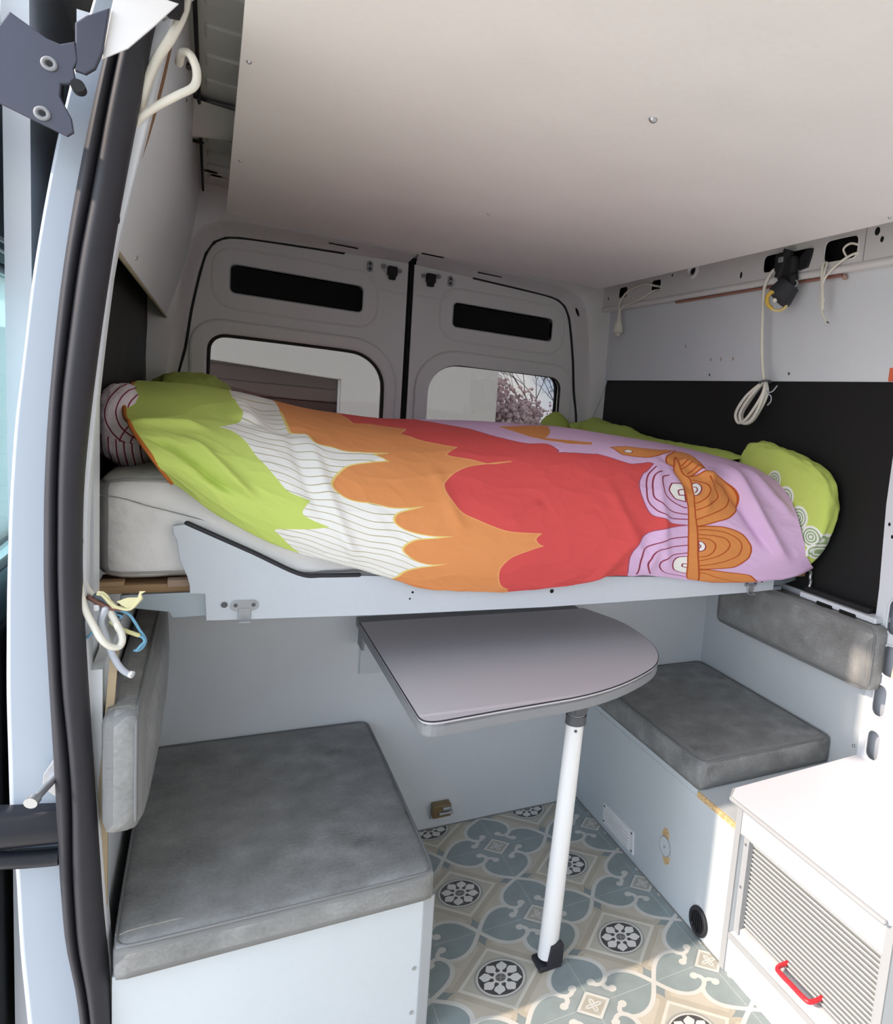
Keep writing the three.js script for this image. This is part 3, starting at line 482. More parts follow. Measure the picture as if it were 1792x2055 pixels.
// ---------- bed ----------
{
  const t = thing('bed_frame', 'white-fronted raised bed frame with cut-out front board and wooden slats', 'bed frame', [0, 0.75, 0.8]);
  const B = [[-.720, .806], [-.667, .801], [-.336, .793], [.03, .790], [.4, .7945], [.663, .800], [.737, .8035], [.737, .838], [.5, .850], [-.422, .880], [-.501, .8815], [-.701, .985], [-.722, .981], [-.7205, .967], [-.715, .952], [-.711, .921], [-.706, .906], [-.699, .888], [-.6945, .87], [-.694, .855], [-.670, .8525], [-.6675, .8065]];
  part('front_board', plateXY(B.filter((p) => p[0] !== -.720), [], 1.462, 0.015, 0.001), mat(0xd0d7de, { map: panelMap, roughness: 0.4 }), t);
  part('board_trim', tube([[-.700, .986, 1.474], [-.6, .934, 1.474], [-.502, .883, 1.474], [-.47, .8815, 1.474], [-.40, .8805, 1.474]], 0.0048, 60), M.rubber, t);
  part('bracket', plateXY([[-.80, .83], [-.80, .851], [-.668, .853], [-.6665, .806], [-.721, .8045], [-.727, .8165]], [], 1.450, 0.01, 0.001), M.galv, t);
  part('bracket', [plateXY([[.735, .801], [.776, .811], [.834, .826], [.834, .852], [.735, .838]], [], 1.455, 0.008, 0.001), bx(.737, .776, .80, .812, 1.45, 1.47, .002)], M.galv, t);
  part('rail', bx(-0.835, -0.69, 0.852, 0.868, 1.36, 1.452, 0.002), M.wood, t);
  part('rail', bx(-0.80, 0.83, 0.835, 0.868, 0.06, 0.10, 0.002), M.wood, t);
  part('rail', bx(0.76, 0.835, 0.846, 0.868, 1.40, 1.50, 0.002), M.wood, t);
  part('spacer', bx(-0.835, -0.795, 0.866, 0.876, 1.43, 1.455, 0.002), M.wood, t);
  part('spacer', bx(-0.73, -0.69, 0.862, 0.876, 1.43, 1.4545, 0.002), M.woodPale, t);
  for (let k = 0; k < 9; k++) part('slat', bx(-0.83, 0.83, 0.854, 0.870, 0.14 + k * 0.135, 0.21 + k * 0.135, 0.002), M.woodPale, t);
  for (const [x, y] of [[-.605, .829], [.648, .828]]) {
    const hk = part('hook_plate', plateXY(rrect(x - 0.024, x + 0.024, y - 0.011, y + 0.009, 0.0095, 5), [], 1.477, 0.003, 0.0006), M.steel, t);
    put('hook', geos([bx(x - 0.010, x + 0.010, y - 0.030, y - 0.006, 1.4795, 1.482, 0.001), bx(x - 0.010, x + 0.010, y - 0.0315, y - 0.0285, 1.4795, 1.496, 0.001)]), M.steel, hk);
    for (const s of [-1, 1]) put('rivet', rod([x + s * 0.015, y, 1.479], [x + s * 0.015, y, 1.4815], 0.0035), M.collar, hk);
  }
  part('bolt', rod([-.6385, .8305, 1.476], [-.6385, .8305, 1.479], 0.0055), M.collar, t);
  for (const [x, y, r] of [[.036, .829, .005], [.690, .832, .005], [-.29, .84, .0025], [-.295, .826, .002]]) part('bolt_hole', rod([x, y, 1.4768], [x, y, 1.4776], r), M.black, t);
  part('end_hook', tube([[0.826, 0.872, 1.51], [0.829, 0.866, 1.525], [0.825, 0.852, 1.53], [0.829, 0.838, 1.53], [0.825, 0.826, 1.532], [0.827, 0.816, 1.53]], 0.005, 40), M.steel, t);
}
{
  const t = thing('mattress', 'white sheeted mattress on the raised bed', 'mattress', [0, 0.878, 0.75]);
  const X0 = -0.838, X1 = 0.835, Y0 = 0.877, Y1 = 1.072, Z0 = 0.06, Z1 = 1.458, r = 0.035;
  const B = new THREE.BoxGeometry(X1 - X0, Y1 - Y0, Z1 - Z0, 90, 14, 50), p = B.attributes.position, v = new THREE.Vector3(), c = new THREE.Vector3(), w = X1 - X0, h = Y1 - Y0, d = Z1 - Z0;
  for (let i = 0; i < p.count; i++) {
    v.fromBufferAttribute(p, i); c.set(THREE.MathUtils.clamp(v.x, -w / 2 + r, w / 2 - r), THREE.MathUtils.clamp(v.y, -h / 2 + r, h / 2 - r), THREE.MathUtils.clamp(v.z, -d / 2 + r, d / 2 - r));
    const n = v.clone().sub(c); if (n.lengthSq() > 0) v.copy(c).add(n.normalize().multiplyScalar(r));
    const X = v.x + (X0 + X1) / 2, Y = v.y + (Y0 + Y1) / 2;
    // the front top edge dips beside the cut-out board
    const dip = THREE.MathUtils.smoothstep(X, -0.72, -0.45) * 0.11; const Yd = Y - dip * THREE.MathUtils.clamp((Y - Y0) / h, 0, 1);
    const wr = 0.006 * N3(X * 6 + Y * 9, Y * 16 - X * 8, 3) + 0.004 * N3(X * 22, Y * 30, 9);
    p.setXYZ(i, X, Yd + (v.y > 0 ? wr : 0), v.z + (Z0 + Z1) / 2 + (v.z > d / 2 - 0.03 ? wr : 0));
  }
  const G = mergeVertices((B.deleteAttribute('uv'), B.deleteAttribute('normal'), B), 1e-5); G.computeVertexNormals();
  part('sheet', boxUV(G), M.sheet, t);
  part('sheet_seam', tube([[-0.835, 1.033, 1.459], [-0.80, 1.028, 1.4605], [-0.76, 1.015, 1.461], [-0.715, 1.002, 1.460], [-0.66, 0.985, 1.458]], 0.0009, 30), M.sheet, t);
}
// duvet: a draped sheet, its print drawn in the cloth's own coordinates (u along the bed, t from the rear edge over the front)
const RIDGE = [[-.83, 1.228], [-.7, 1.232], [-.6, 1.222], [-.45, 1.195], [-.28, 1.186], [0, 1.203], [.25, 1.208], [.45, 1.195], [.62, 1.184], [.84, 1.15]];
const HEM = [[-.74, 1.08], [-.723, 1.066], [-.682, 1.027], [-.6, .975], [-.542, .944], [-.43, .907], [-.336, .873], [-.273, .846], [-.094, .838], [.106, .846], [.165, .866], [.288, .865], [.445, .847], [.617, .841], [.762, .858], [.84, .9]];
const DXL = [-.81, -.81, -.81, -.805, -.80, -.785, -.765, -.745, -.723, -.72], DXR = [.835, .835, .835, .82, .775, .748, .752, .775, .815, .82], DZ = [.06, .35, .9, 1.25, 1.40, 1.475, 1.512, 1.518, 1.497, 1.484];
function duvetPoint(u, t) {
  const xl = cmr(DXL, t), x = xl + (cmr(DXR, t) - xl) * u, r = smoothK(RIDGE, x), h = smoothK(HEM, x);
  const f = cmr([0, 0, 0, 0, 0, .24, .52, .79, 1, .97], t), d = cmr([.16, .05, 0, .014, .05, .05, .05, .05, .05, .05], t);
  let k = THREE.MathUtils.clamp((x - .55) / .28, 0, 1); k = k * k * (3 - 2 * k);
  return [x, (r - d) * (1 - f) + h * f, cmr(DZ, t) + k * .045 * THREE.MathUtils.clamp((t - .4) / .2, 0, 1)];
}
const PRINT = {
G:'108,283 110,366 118,418 113,452 91,489 103,497 115,530 123,572 132,600 140,627 151,657 175,664 160,712 169,728 189,737 168,760 119,808 122,839 135,900',
O:'165,328 171,423 180,441 191,445 197,476 218,474 238,479 290,467 270,477 287,494 240,524 220,557 207,596 211,617 228,633 256,630 279,631 314,617 287,641 278,664 283,681 299,689 346,690 307,705 286,733 281,755 293,774 310,779 328,775 297,798 269,838 247,900',
R:'256,282 257,325 304,319 331,323 314,361 347,395 389,424 370,452 378,461 402,472 429,486 464,480 427,486 399,494 378,511 363,535 357,554 360,582 374,622 396,644 418,663 442,677 489,686 479,699 481,714 488,722 463,733 435,751 416,782 409,811 408,851 417,875',
L:'383,258 430,311 459,370 495,404 528,407 545,438 546,448 611,449 653,474 672,479 703,466 712,472 696,500 686,515 675,560 684,633 704,652 729,664 762,663 731,675 669,708 641,762 628,810 620,875',
or1:'491,290 611,247 537,359 616,375 611,392 570,394 533,376 513,355 498,314',
or2:'643,407 692,382 749,374 792,349 723,432 703,443 659,444',
wh2:'665,420 676,410 683,415 679,426 667,429',
lobeA:'762,483 782,498 810,484 831,476 852,488 875,516 885,552 879,586 853,625 822,643 794,658 779,663',
lobeB:'780,665 805,659 839,660 869,676 884,702 889,730 879,768 855,800 829,813 768,824',
lobeC:'768,828 790,824 828,832 870,841 881,860 887,900 861,900 762,900',
band:'764,428 755,485 765,520 768,556 768,613 762,670 752,761 739,876 760,898 764,869 775,725 780,666 782,610 785,558 784,510 771,487 768,453 770,416',
knot:'747,447 752,417 786,364 809,364 816,406 821,430 821,460 801,480 782,498 765,486 759,463',
blobA:'742,532 735,554 739,571 746,583 765,587 768,526',
blobB:'752,777 730,782 716,802 713,831 724,844 743,849',
whA:'786,523 796,518 804,527 803,543 794,559 785,564',
whB:'778,715 786,716 791,729 786,745 775,752',
l1:'715,483 699,509 691,543 687,595 697,623 711,640 731,647 765,643',
l2:'725,497 710,512 703,540 700,584 713,606 730,623 747,627 764,627',
l3:'739,505 724,518 722,551 726,576 741,596 758,606 765,606',
l4:'765,547 754,553 754,568 764,567',
l5:'836,505 858,526 862,556 849,591 822,614 782,641',
l6:'822,498 833,534 836,561 819,584 800,601 784,610',
l7:'788,509 802,512 814,519 819,543 809,568 793,584 784,588',
l8:'789,533 794,534 795,543 789,553',
l9:'758,703 726,714 695,731 663,758 654,793 643,849 637,877',
l10:'753,733 691,759 670,796 662,824 664,869',
l11:'752,762 721,774 696,799 686,825 692,852 714,863 735,870',
l12:'749,806 736,808 733,819 745,822',
l13:'781,675 808,672 841,679 864,701 869,726 857,760 831,783 801,799 769,810',
l14:'780,691 811,691 835,698 843,719 835,740 813,766 771,791',
l15:'778,705 796,703 809,712 812,729 803,753 788,769 772,774',
l16:'778,725 781,732 776,740',
l17:'765,844 779,840 806,861 861,900',
k1:'768,464 793,436 799,419 785,413',
k2:'766,476 793,452 811,439 820,441',
k3:'780,489 801,466 814,458'
};
const fold = (u, t, a, b, w) => { // soft ridge along a line a-b in cloth coordinates
  const dx = b[0] - a[0], dy = b[1] - a[1], L = Math.hypot(dx, dy), s = ((u - a[0]) * dx + (t - a[1]) * dy) / L / L, e = Math.abs((u - a[0]) * dy - (t - a[1]) * dx) / L;
  return Math.exp(-((e / w) ** 2)) * THREE.MathUtils.smoothstep(s, -0.1, 0.2) * (1 - THREE.MathUtils.smoothstep(s, 0.8, 1.1));
};
function duvetLift(u, t) {
  const big = N3(u * 6, t * 4, 1.3) * 0.009 + N3(u * 14, t * 8, 4.1) * 0.0025;
  const lines = (1 - Math.abs(N3(u * 13 + t * 4, t * 10 - u * 5, 8.2)) * 2) ** 3 * 0.0016 + (1 - Math.abs(N3(u * 28 - t * 9, t * 17, 2.7)) * 2) ** 3 * 0.0008;
  const e = THREE.MathUtils.smoothstep(t, 0.18, 0.4);
  let s = (big + lines) * e;
  for (const [a, b, w, h] of [
    [[0.875, 0.42], [0.955, 0.78], 0.014, 0.020], [[0.86, 0.50], [0.93, 0.74], 0.012, -0.016], [[0.91, 0.42], [0.985, 0.6], 0.014, 0.014], [[0.84, 0.45], [0.80, 0.62], 0.010, 0.010],
    [[0.775, 0.43], [0.83, 0.50], 0.012, 0.014], [[0.74, 0.42], [0.78, 0.55], 0.010, -0.009], [[0.72, 0.45], [0.70, 0.85], 0.010, 0.008], [[0.66, 0.86], [0.72, 0.62], 0.012, 0.009],
    [[0.02, 0.62], [0.075, 0.74], 0.012, -0.018], [[0.05, 0.58], [0.10, 0.72], 0.012, 0.014], [[0.0, 0.55], [0.07, 0.50], 0.014, 0.012], [[0.14, 0.30], [0.16, 0.46], 0.018, -0.016], [[0.11, 0.34], [0.125, 0.44], 0.016, 0.012],
    [[0.19, 0.45], [0.21, 0.85], 0.010, 0.009], [[0.17, 0.44], [0.18, 0.7], 0.008, -0.006], [[0.35, 0.5], [0.37, 0.68], 0.010, 0.006], [[0.44, 0.66], [0.50, 0.60], 0.012, 0.006], [[0.55, 0.9], [0.66, 0.70], 0.014, 0.010], [[0.62, 0.55], [0.66, 0.80], 0.010, 0.006],
  ]) s += fold(u, t, a, b, w) * h;
  return s;
}
{
  const t = thing('duvet', 'duvet printed in lime, orange, red and lilac, spread over the bed', 'duvet', [0, 1.0, 0.9]);
  const parse = (s) => s.split(' ').map((q) => q.split(',').map((v) => +v / 1000));
  const tex = canvasTex(2048, 2048, (g, W) => {
    const P = Object.fromEntries(Object.entries(PRINT).map(([k, s]) => [k, parse(s).map(([a, b]) => [a * W, b * W])]));
    const path = (pts, closed, begin = true) => { // smooth through the points, keeping sharp tips
      const n = pts.length; if (begin) g.beginPath();
      g.moveTo(...pts[0]);
      for (let i = 1; i < n; i++) {
        const p0 = pts[Math.max(i - 2, 0)], p1 = pts[i - 1], p2 = pts[i], p3 = pts[Math.min(i + 1, n - 1)];
        const sharp = (a, b, c) => { const x = b[0] - a[0], y = (b[1] - a[1]) * 0.55, X = c[0] - b[0], Y = (c[1] - b[1]) * 0.55; return (x * X + y * Y) < 0.0 * Math.hypot(x, y) * Math.hypot(X, Y); };
        const k1 = sharp(p0, p1, p2) ? 0 : 1 / 6, k2 = sharp(p1, p2, p3) ? 0 : 1 / 6;
        g.bezierCurveTo(p1[0] + (p2[0] - p0[0]) * k1, p1[1] + (p2[1] - p0[1]) * k1, p2[0] - (p3[0] - p1[0]) * k2, p2[1] - (p3[1] - p1[1]) * k2, p2[0], p2[1]);
      }
      if (closed) g.closePath();
    };
    const region = (pts, fill, stroke, lw = 7) => { const f = pts[0], l = pts[pts.length - 1]; path([...pts]); g.lineTo(l[0], W); g.lineTo(W, W); g.lineTo(W, 0); g.lineTo(f[0], 0); g.closePath(); g.fillStyle = fill; g.fill(); if (stroke) { path(pts); g.strokeStyle = stroke; g.lineWidth = lw; g.lineJoin = 'miter'; g.stroke(); } };
    const LIME = '#c9dc70', WHITE = '#f2f1ec', ORANGE = '#e2955a', RED = '#d95150', LILAC = '#dfbbe0', ORANGE2 = '#dd8f4e', LINE = '#8a2f45', OLINE = '#b4501f';
    g.fillStyle = LIME; g.fillRect(0, 0, W, W);
    region(P.G, WHITE);
    g.save(); g.beginPath(); { const l = P.G[P.G.length - 1]; path(P.G); g.lineTo(l[0], W); g.lineTo(W * 0.36, W); g.lineTo(W * 0.36, 0); g.lineTo(P.G[0][0], 0); g.closePath(); g.clip(); }
    g.strokeStyle = '#b5ae88'; g.lineWidth = 5;
    for (let k = 0; k < 34; k++) { g.beginPath(); for (let i = 0; i <= 60; i++) { const u = 0.07 + 0.3 * i / 60, y = 0.30 + k * 0.0235 + 0.010 * N3(u * 20, k * 0.25, 3) + 0.004 * Math.sin(u * 70 + k * 0.6); g.lineTo(u * W, y * W); } g.stroke(); }
    g.restore();
    region(P.O, ORANGE, '#ead27e', 6); region(P.R, RED, '#e9a86a', 5); region(P.L, LILAC, '#a8506a', 5);
    const fill = (k, c, s, lw = 6) => { path(P[k], true); g.fillStyle = c; g.fill(); if (s) { g.strokeStyle = s; g.lineWidth = lw; g.stroke(); } };
    const stroke = (k, c, lw = 6) => { path(P[k]); g.strokeStyle = c; g.lineWidth = lw; g.lineCap = 'round'; g.stroke(); };
    g.beginPath(); P.or1.forEach((p) => g.lineTo(...p)); g.closePath(); g.fillStyle = ORANGE2; g.fill(); fill('or2', ORANGE2, OLINE); fill('wh2', WHITE, LINE, 3);
    for (const k of ['l1', 'l2', 'l3', 'l9', 'l10', 'l11']) stroke(k, LINE);
    fill('blobA', WHITE, LINE); fill('blobB', WHITE, LINE); stroke('l4', LINE); stroke('l12', LINE);
    for (const k of ['lobeA', 'lobeB', 'lobeC', 'knot']) fill(k, ORANGE2, OLINE, 7);
    for (const k of ['l5', 'l6', 'l7', 'l13', 'l14', 'l15', 'l17', 'k1', 'k2', 'k3']) stroke(k, OLINE);
    fill('whA', WHITE, LINE, 5); fill('whB', WHITE, LINE, 5); stroke('l8', LINE, 5); stroke('l16', LINE, 5);
    fill('band', ORANGE2, OLINE, 6);
    for (let k = 0; k < 4; k++) { g.strokeStyle = OLINE; g.lineWidth = 4; g.beginPath(); g.ellipse(W * (0.60 + 0.045 * k), W * 0.25, W * 0.018, W * 0.03, 0, Math.PI, 2 * Math.PI); g.stroke(); }
  });
  const geo = gridGeo(420, 340, (u, v) => {
    const p = duvetPoint(u, v), e = 0.004, a = duvetPoint(u + e, v), b = duvetPoint(u, Math.min(1, v + e)), c = duvetPoint(u, Math.max(0, v - e));
    const n = V3(b).sub(V3(c)).cross(V3(a).sub(V3(p))).normalize(), h = duvetLift(u, v);
    return [p[0] + n.x * h, p[1] + n.y * h, p[2] + n.z * h];
  }, (u, v) => [u, 1 - v]);
  part('cover', geo, mat(0xffffff, { map: tex, bumpMap: clothBump, bumpScale: 0.002, roughness: 0.88, physical: true, sheen: 0.2, sheenRoughness: 0.6 }), t);
  const side = []; for (let i = 2; i <= 16; i++) { const q = 0.2 + i / 16 * 0.69, p = duvetPoint(0, q), h = duvetLift(0, q); side.push([p[0] - 0.001, p[1] + h * 0.7, p[2] + h * 0.7]); }
  part('piping', tube(side, 0.0035, 90), mat(0xb86a2a, { roughness: 0.8 }), t);
  const hem = []; for (let i = 0; i <= 60; i++) { const p = duvetPoint(i / 60, 0.889), h = duvetLift(i / 60, 0.889); hem.push([p[0], p[1], p[2] + h]); }
}
// pillows: puffed super-ellipsoids
function pillow(name, label, [x0, x1, y0, y1, z0, z1], m, o = {}) {
  const cx = (x0 + x1) / 2, cy = (y0 + y1) / 2, cz = (z0 + z1) / 2, t = thing(name, label, 'pillow', [cx, y0, cz], 'pillows on the bed');
  const e1 = o.e ?? 0.55, sg = (v, p) => Math.sign(v) * Math.abs(v) ** p;
  const G = gridGeo(72, 48, (u, v) => {
    const a = u * 2 * Math.PI, b = (v - 0.5) * Math.PI, q = sg(Math.cos(b), e1);
    let X = q * sg(Math.cos(a), e1), Z = q * sg(Math.sin(a), e1), Y = sg(Math.sin(b), e1);
    const w = 1 + 0.03 * N3(X * 2.2 + cx * 9, Y * 2.2, Z * 2.2 + cz * 5) * (o.wr ?? 1) + 0.035 * N3(X * 5, Y * 4 + 3, Z * 5) * (o.wr ?? 1);
    X *= w; Y *= w; Z *= w; if (o.shape) [X, Y, Z] = o.shape(X, Y, Z);
    return [cx + X * (x1 - x0) / 2, cy + Y * (y1 - y0) / 2, cz + Z * (z1 - z0) / 2];
  });
  const p = G.attributes.position, uv = G.attributes.uv;
  if (o.uv) for (let i = 0; i < p.count; i++) uv.setXY(i, ...o.uv(p.getX(i), p.getY(i), p.getZ(i)));
  part('cover', G, m, t); return t;
}
{
  const stripe = canvasTex(512, 512, (g, W) => {
    g.fillStyle = '#efe2ea'; g.fillRect(0, 0, W, W); g.strokeStyle = '#8c3049'; g.lineWidth = 8;
    for (const [cx, cy] of [[0.80, 0.30], [0.95, 0.68]]) for (let k = 1; k < 7; k++) { g.beginPath(); g.ellipse(cx * W, cy * W, k * W * 0.12, k * W * 0.075, -0.15, 0, 7); g.stroke(); }
    g.fillStyle = '#efe2ea'; g.beginPath(); g.moveTo(0, W * 0.62); g.bezierCurveTo(W * 0.3, W * 0.66, W * 0.55, W * 0.72, W, W * 0.82); g.lineTo(W, W); g.lineTo(0, W); g.fill();
    for (let k = 0; k < 12; k++) { g.beginPath(); g.moveTo(W * (0.04 + k * 0.085), W * (0.60 + k * 0.018)); g.bezierCurveTo(W * (0.03 + k * 0.085), W * 0.75, W * (0.06 + k * 0.085), W * 0.85, W * (0.05 + k * 0.085), W); g.stroke(); }
  });
  pillow('pillow', 'white pillow with plum red swirls and stripes at the duvet end', [-0.858, -0.756, 1.058, 1.224, 0.90, 1.392], mat(0xffffff, { map: stripe, bumpMap: clothBump, bumpScale: 0.002, roughness: 0.9 }), { e: 0.62, uv: (x, y) => [(x + 0.842) / 0.137, (y - 1.062) / 0.176], shape: (X, Y, Z) => [X, Y * (Y < 0 ? 1 - 0.3 * Math.max(0, -X) : 1 - 0.3 * Math.max(0, X)), Z > 0 ? Z * (1 - 0.12 * Math.max(0, X)) : Z] });
  const green = mat(0x8fa042, { bumpMap: clothBump, bumpScale: 0.002, roughness: 0.9 }), lime = mat(0xbccf66, { bumpMap: clothBump, bumpScale: 0.002, roughness: 0.9 });
  pillow('pillow', 'dark lime pillow in the rear corner behind the striped pillow', [-0.835, -0.60, 1.06, 1.262, 0.10, 0.62], lime, { e: 0.8, wr: 2 });
  const spot = canvasTex(512, 512, (g, W) => { // (z, y) plane 0.36 m wide
    g.fillStyle = '#c6d86c'; g.fillRect(0, 0, W, W); const X = (z) => (z - 1.25) / 0.40 * W, Y = (y) => (1.21 - y) / 0.40 * W;
    for (const [z, y, r] of [[1.464, 1.072, .034], [1.525, 1.024, .034], [1.572, .978, .032], [1.588, .93, .03], [1.405, 1.115, .03]]) {
      g.fillStyle = '#eceee6'; g.beginPath(); g.ellipse(X(z), Y(y), r / .4 * W, r / .4 * W, 0, 0, 7); g.fill(); g.strokeStyle = '#93ab7c'; g.lineWidth = 5; for (const q of [.72, .46, .22]) { g.beginPath(); g.arc(X(z), Y(y), r * q / .4 * W, 0, 7); g.stroke(); } }
  });
  pillow('pillow', 'lime pillow with white ring print against the black wall panel', [0.752, 0.842, 0.875, 1.205, 1.20, 1.612], mat(0xffffff, { map: spot, bumpMap: clothBump, bumpScale: 0.002, roughness: 0.9 }), { e: 0.55, uv: (x, y, z) => [(z - 1.25) / 0.40, (y - 0.81) / 0.40], shape: (X, Y, Z) => [X, Y * (1 - 0.20 * Z * (Y > 0 ? 1 : 0)) - 0.04 * Z, Z * (Y < 0 ? 1 + 0.22 * Y : 1)] });
  const b = thing('blanket', 'rolled lime bedding along the offside wall behind the duvet', 'blanket', [0.775, 1.05, 0.6]);
  const roll = gridGeo(110, 20, (u, v) => {
    const z = 0.06 + u * 1.18, top = interp([[.05, 1.215], [.12, 1.228], [.195, 1.246], [.30, 1.232], [.40, 1.224], [.47, 1.226], [.56, 1.203], [.71, 1.19], [.9, 1.187], [1.14, 1.183], [1.24, 1.165]], z) + 0.003 * N3(z * 30, 2, 1), ry = 0.075 * Math.min(1, 14 * u + 0.2, 14 * (1 - u) + 0.2), a = v * 2 * Math.PI, w = 1 + 0.06 * N3(z * 14, Math.cos(a), Math.sin(a));
    return [0.772 + 0.062 * Math.cos(a) * w, top - ry + ry * Math.sin(a), z];
  });
  part('roll', roll, lime, b);
  part('corner', gridGeo(24, 16, (u, v) => { const a = u * 2 * Math.PI, q = Math.sin(v * Math.PI) ** 0.8; return [0.625 + 0.055 * q * Math.cos(a) * (1 + 0.4 * v), 1.256 - 0.11 * v, 0.10 + 0.04 * q * Math.sin(a)]; }), lime, b);
}

// ---------- cables and fittings ----------
{
  const t = thing('coiled_cable', 'white cable hanging from the roof rail, coiled in a loop below', 'cable', [0.79, 1.27, 1.25]);
  part('lead', tube([[0.83, 1.748, 1.262], [0.797, 1.748, 1.256], [0.787, 1.735, 1.243], [0.786, 1.70, 1.222], [0.789, 1.66, 1.218], [0.788, 1.60, 1.226], [0.789, 1.507, 1.239], [0.787, 1.46, 1.252], [0.786, 1.41, 1.27]], 0.0055, 70), M.cable, t);
  for (const [dz, dx, k] of [[0, 0, 1], [0.010, -0.007, 0.93], [0.004, 0.006, 0.97], [-0.008, -0.010, 1.03]])
    part('loop', tube([[0.786, 1.412, 1.276], [0.783 + dx, 1.355, 1.212 + dz], [0.782 + dx, 1.3, 1.175 + dz], [0.783 + dx, 1.276, 1.19 + dz], [0.784 + dx, 1.282, 1.222 + dz * 1.5], [0.784 + dx, 1.32, 1.258 + dz * k], [0.786 + dx, 1.375, 1.285], [0.786, 1.412, 1.276]], 0.0052, 60), M.cable, t);
  part('tie', new THREE.TorusGeometry(0.017, 0.0035, 8, 24).rotateX(Math.PI / 2.4).translate(0.786, 1.405, 1.277), M.collar, t);
  part('wire_end', tube([[0.784, 1.378, 1.29], [0.782, 1.374, 1.305], [0.782, 1.378, 1.32], [0.783, 1.394, 1.336]], 0.002, 20), M.cableGrey, t);
  part('wire_end', tube([[0.784, 1.37, 1.298], [0.783, 1.362, 1.314], [0.783, 1.348, 1.316], [0.783, 1.336, 1.304]], 0.002, 20), M.cableGrey, t);
}
{
  const t = thing('cable', 'short white cable looped out of the right-hand rail opening', 'cable', [0.79, 1.58, 1.5]);
  part('loop', tube([[0.83, 1.765, 1.585], [0.80, 1.772, 1.57], [0.792, 1.776, 1.55], [0.79, 1.764, 1.53], [0.80, 1.745, 1.535]], 0.0032, 40), M.cable, t);
  part('lead', tube([[0.83, 1.752, 1.585], [0.795, 1.748, 1.572], [0.786, 1.737, 1.545], [0.784, 1.715, 1.505], [0.784, 1.69, 1.478], [0.785, 1.643, 1.471], [0.786, 1.60, 1.482], [0.786, 1.573, 1.504]], 0.0034, 60), M.cable, t);
  part('lead', tube([[0.80, 1.738, 1.462], [0.787, 1.735, 1.462], [0.785, 1.69, 1.468], [0.785, 1.65, 1.476], [0.785, 1.611, 1.484]], 0.0052, 40), M.cable, t);
  part('lead', tube([[0.79, 1.735, 1.475], [0.784, 1.72, 1.477], [0.783, 1.67, 1.474], [0.784, 1.63, 1.486]], 0.003, 30), M.cable, t);
  part('core', tube([[0.786, 1.573, 1.504], [0.786, 1.569, 1.512]], 0.0022, 6), M.collar, t);
}
{
  const t = thing('connector', 'black plug connector with a yellow face hanging from the roof rail', 'connector', [0.78, 1.65, 1.33]);
  part('body', [bx(0.765, 0.795, 1.700, 1.770, 1.292, 1.362, 0.012), bx(0.76, 0.792, 1.725, 1.785, 1.278, 1.328, 0.014), bx(0.762, 0.79, 1.66, 1.72, 1.30, 1.372, 0.013), rod([0.777, 1.71, 1.30], [0.777, 1.79, 1.325], 0.02, 0.016, 12)], M.rubberDull, t);
  part('wing', plateZY([[1.345, 1.742], [1.362, 1.77], [1.385, 1.788], [1.405, 1.786], [1.402, 1.765], [1.392, 1.735], [1.36, 1.73]], [], 0.80, 0.01, 0.002), M.rubberDull, t);
  const hd = part('socket_head', [rod([0.778, 1.69, 1.345], [0.762, 1.652, 1.325], 0.032, 0.04, 20), rod([0.762, 1.652, 1.325], [0.757, 1.645, 1.322], 0.04, 0.032, 20)], M.rubber, t);
  const face = (g, p) => g.applyQuaternion(new THREE.Quaternion().setFromUnitVectors(new THREE.Vector3(0, 0, 1), new THREE.Vector3(-0.62, -0.55, 0.45).normalize())).translate(...p);
  put('yellow_band', face(new THREE.TorusGeometry(0.030, 0.0065, 8, 24, Math.PI * 1.15).rotateZ(0.9), [0.752, 1.640, 1.326]), mat(0xd3b04c, { roughness: 0.5 }), hd);
  put('rim', face(new THREE.TorusGeometry(0.031, 0.0045, 8, 24, Math.PI * 0.7).rotateZ(-2.0), [0.751, 1.639, 1.327]), mat(0xd9c58a, { roughness: 0.5 }), hd);
  put('contact', face(new THREE.SphereGeometry(0.007, 10, 8).scale(1, 1, 0.5), [0.747, 1.640, 1.322]), M.cable, hd);
  part('clip', bx(0.757, 0.764, 1.752, 1.768, 1.302, 1.322, 0.003), M.edge, t); part('ring', new THREE.TorusGeometry(0.008, 0.003, 6, 14).rotateY(1.57).translate(0.775, 1.688, 1.372), M.edge, t);
}
{
  const t = thing('socket_lead', 'cream cable socket hanging in the rear corner beside the door', 'socket', [0.785, 1.6, 0.3]);
  part('socket', [new THREE.LatheGeometry([[0.004, 0.085], [0.008, 0.075], [0.011, 0.05], [0.019, 0.032], [0.021, 0.012], [0.02, 0], [0.0, 0]].map(V2), 20).translate(0.782, 1.602, 0.305), bx(0.773, 0.791, 1.592, 1.604, 0.296, 0.314, 0.003)], M.cable, t);
  part('lead', tube([[0.782, 1.68, 0.305], [0.783, 1.72, 0.295], [0.785, 1.745, 0.31], [0.785, 1.77, 0.36], [0.786, 1.784, 0.44], [0.787, 1.784, 0.50], [0.80, 1.777, 0.53], [0.83, 1.775, 0.545]], 0.0045, 60), M.cable, t);
  part('lead', tube([[0.782, 1.68, 0.305], [0.782, 1.70, 0.31], [0.783, 1.715, 0.36], [0.785, 1.722, 0.42], [0.787, 1.735, 0.49], [0.80, 1.755, 0.53], [0.83, 1.765, 0.55]], 0.0045, 60), M.cable, t);
  part('thin_wire', tube([[0.786, 1.668, 0.28], [0.80, 1.565, 0.23], [0.81, 1.459, 0.205], [0.80, 1.352, 0.19], [0.79, 1.26, 0.14], [0.79, 1.22, 0.12]], 0.0022, 50), M.cableGrey, t);
}
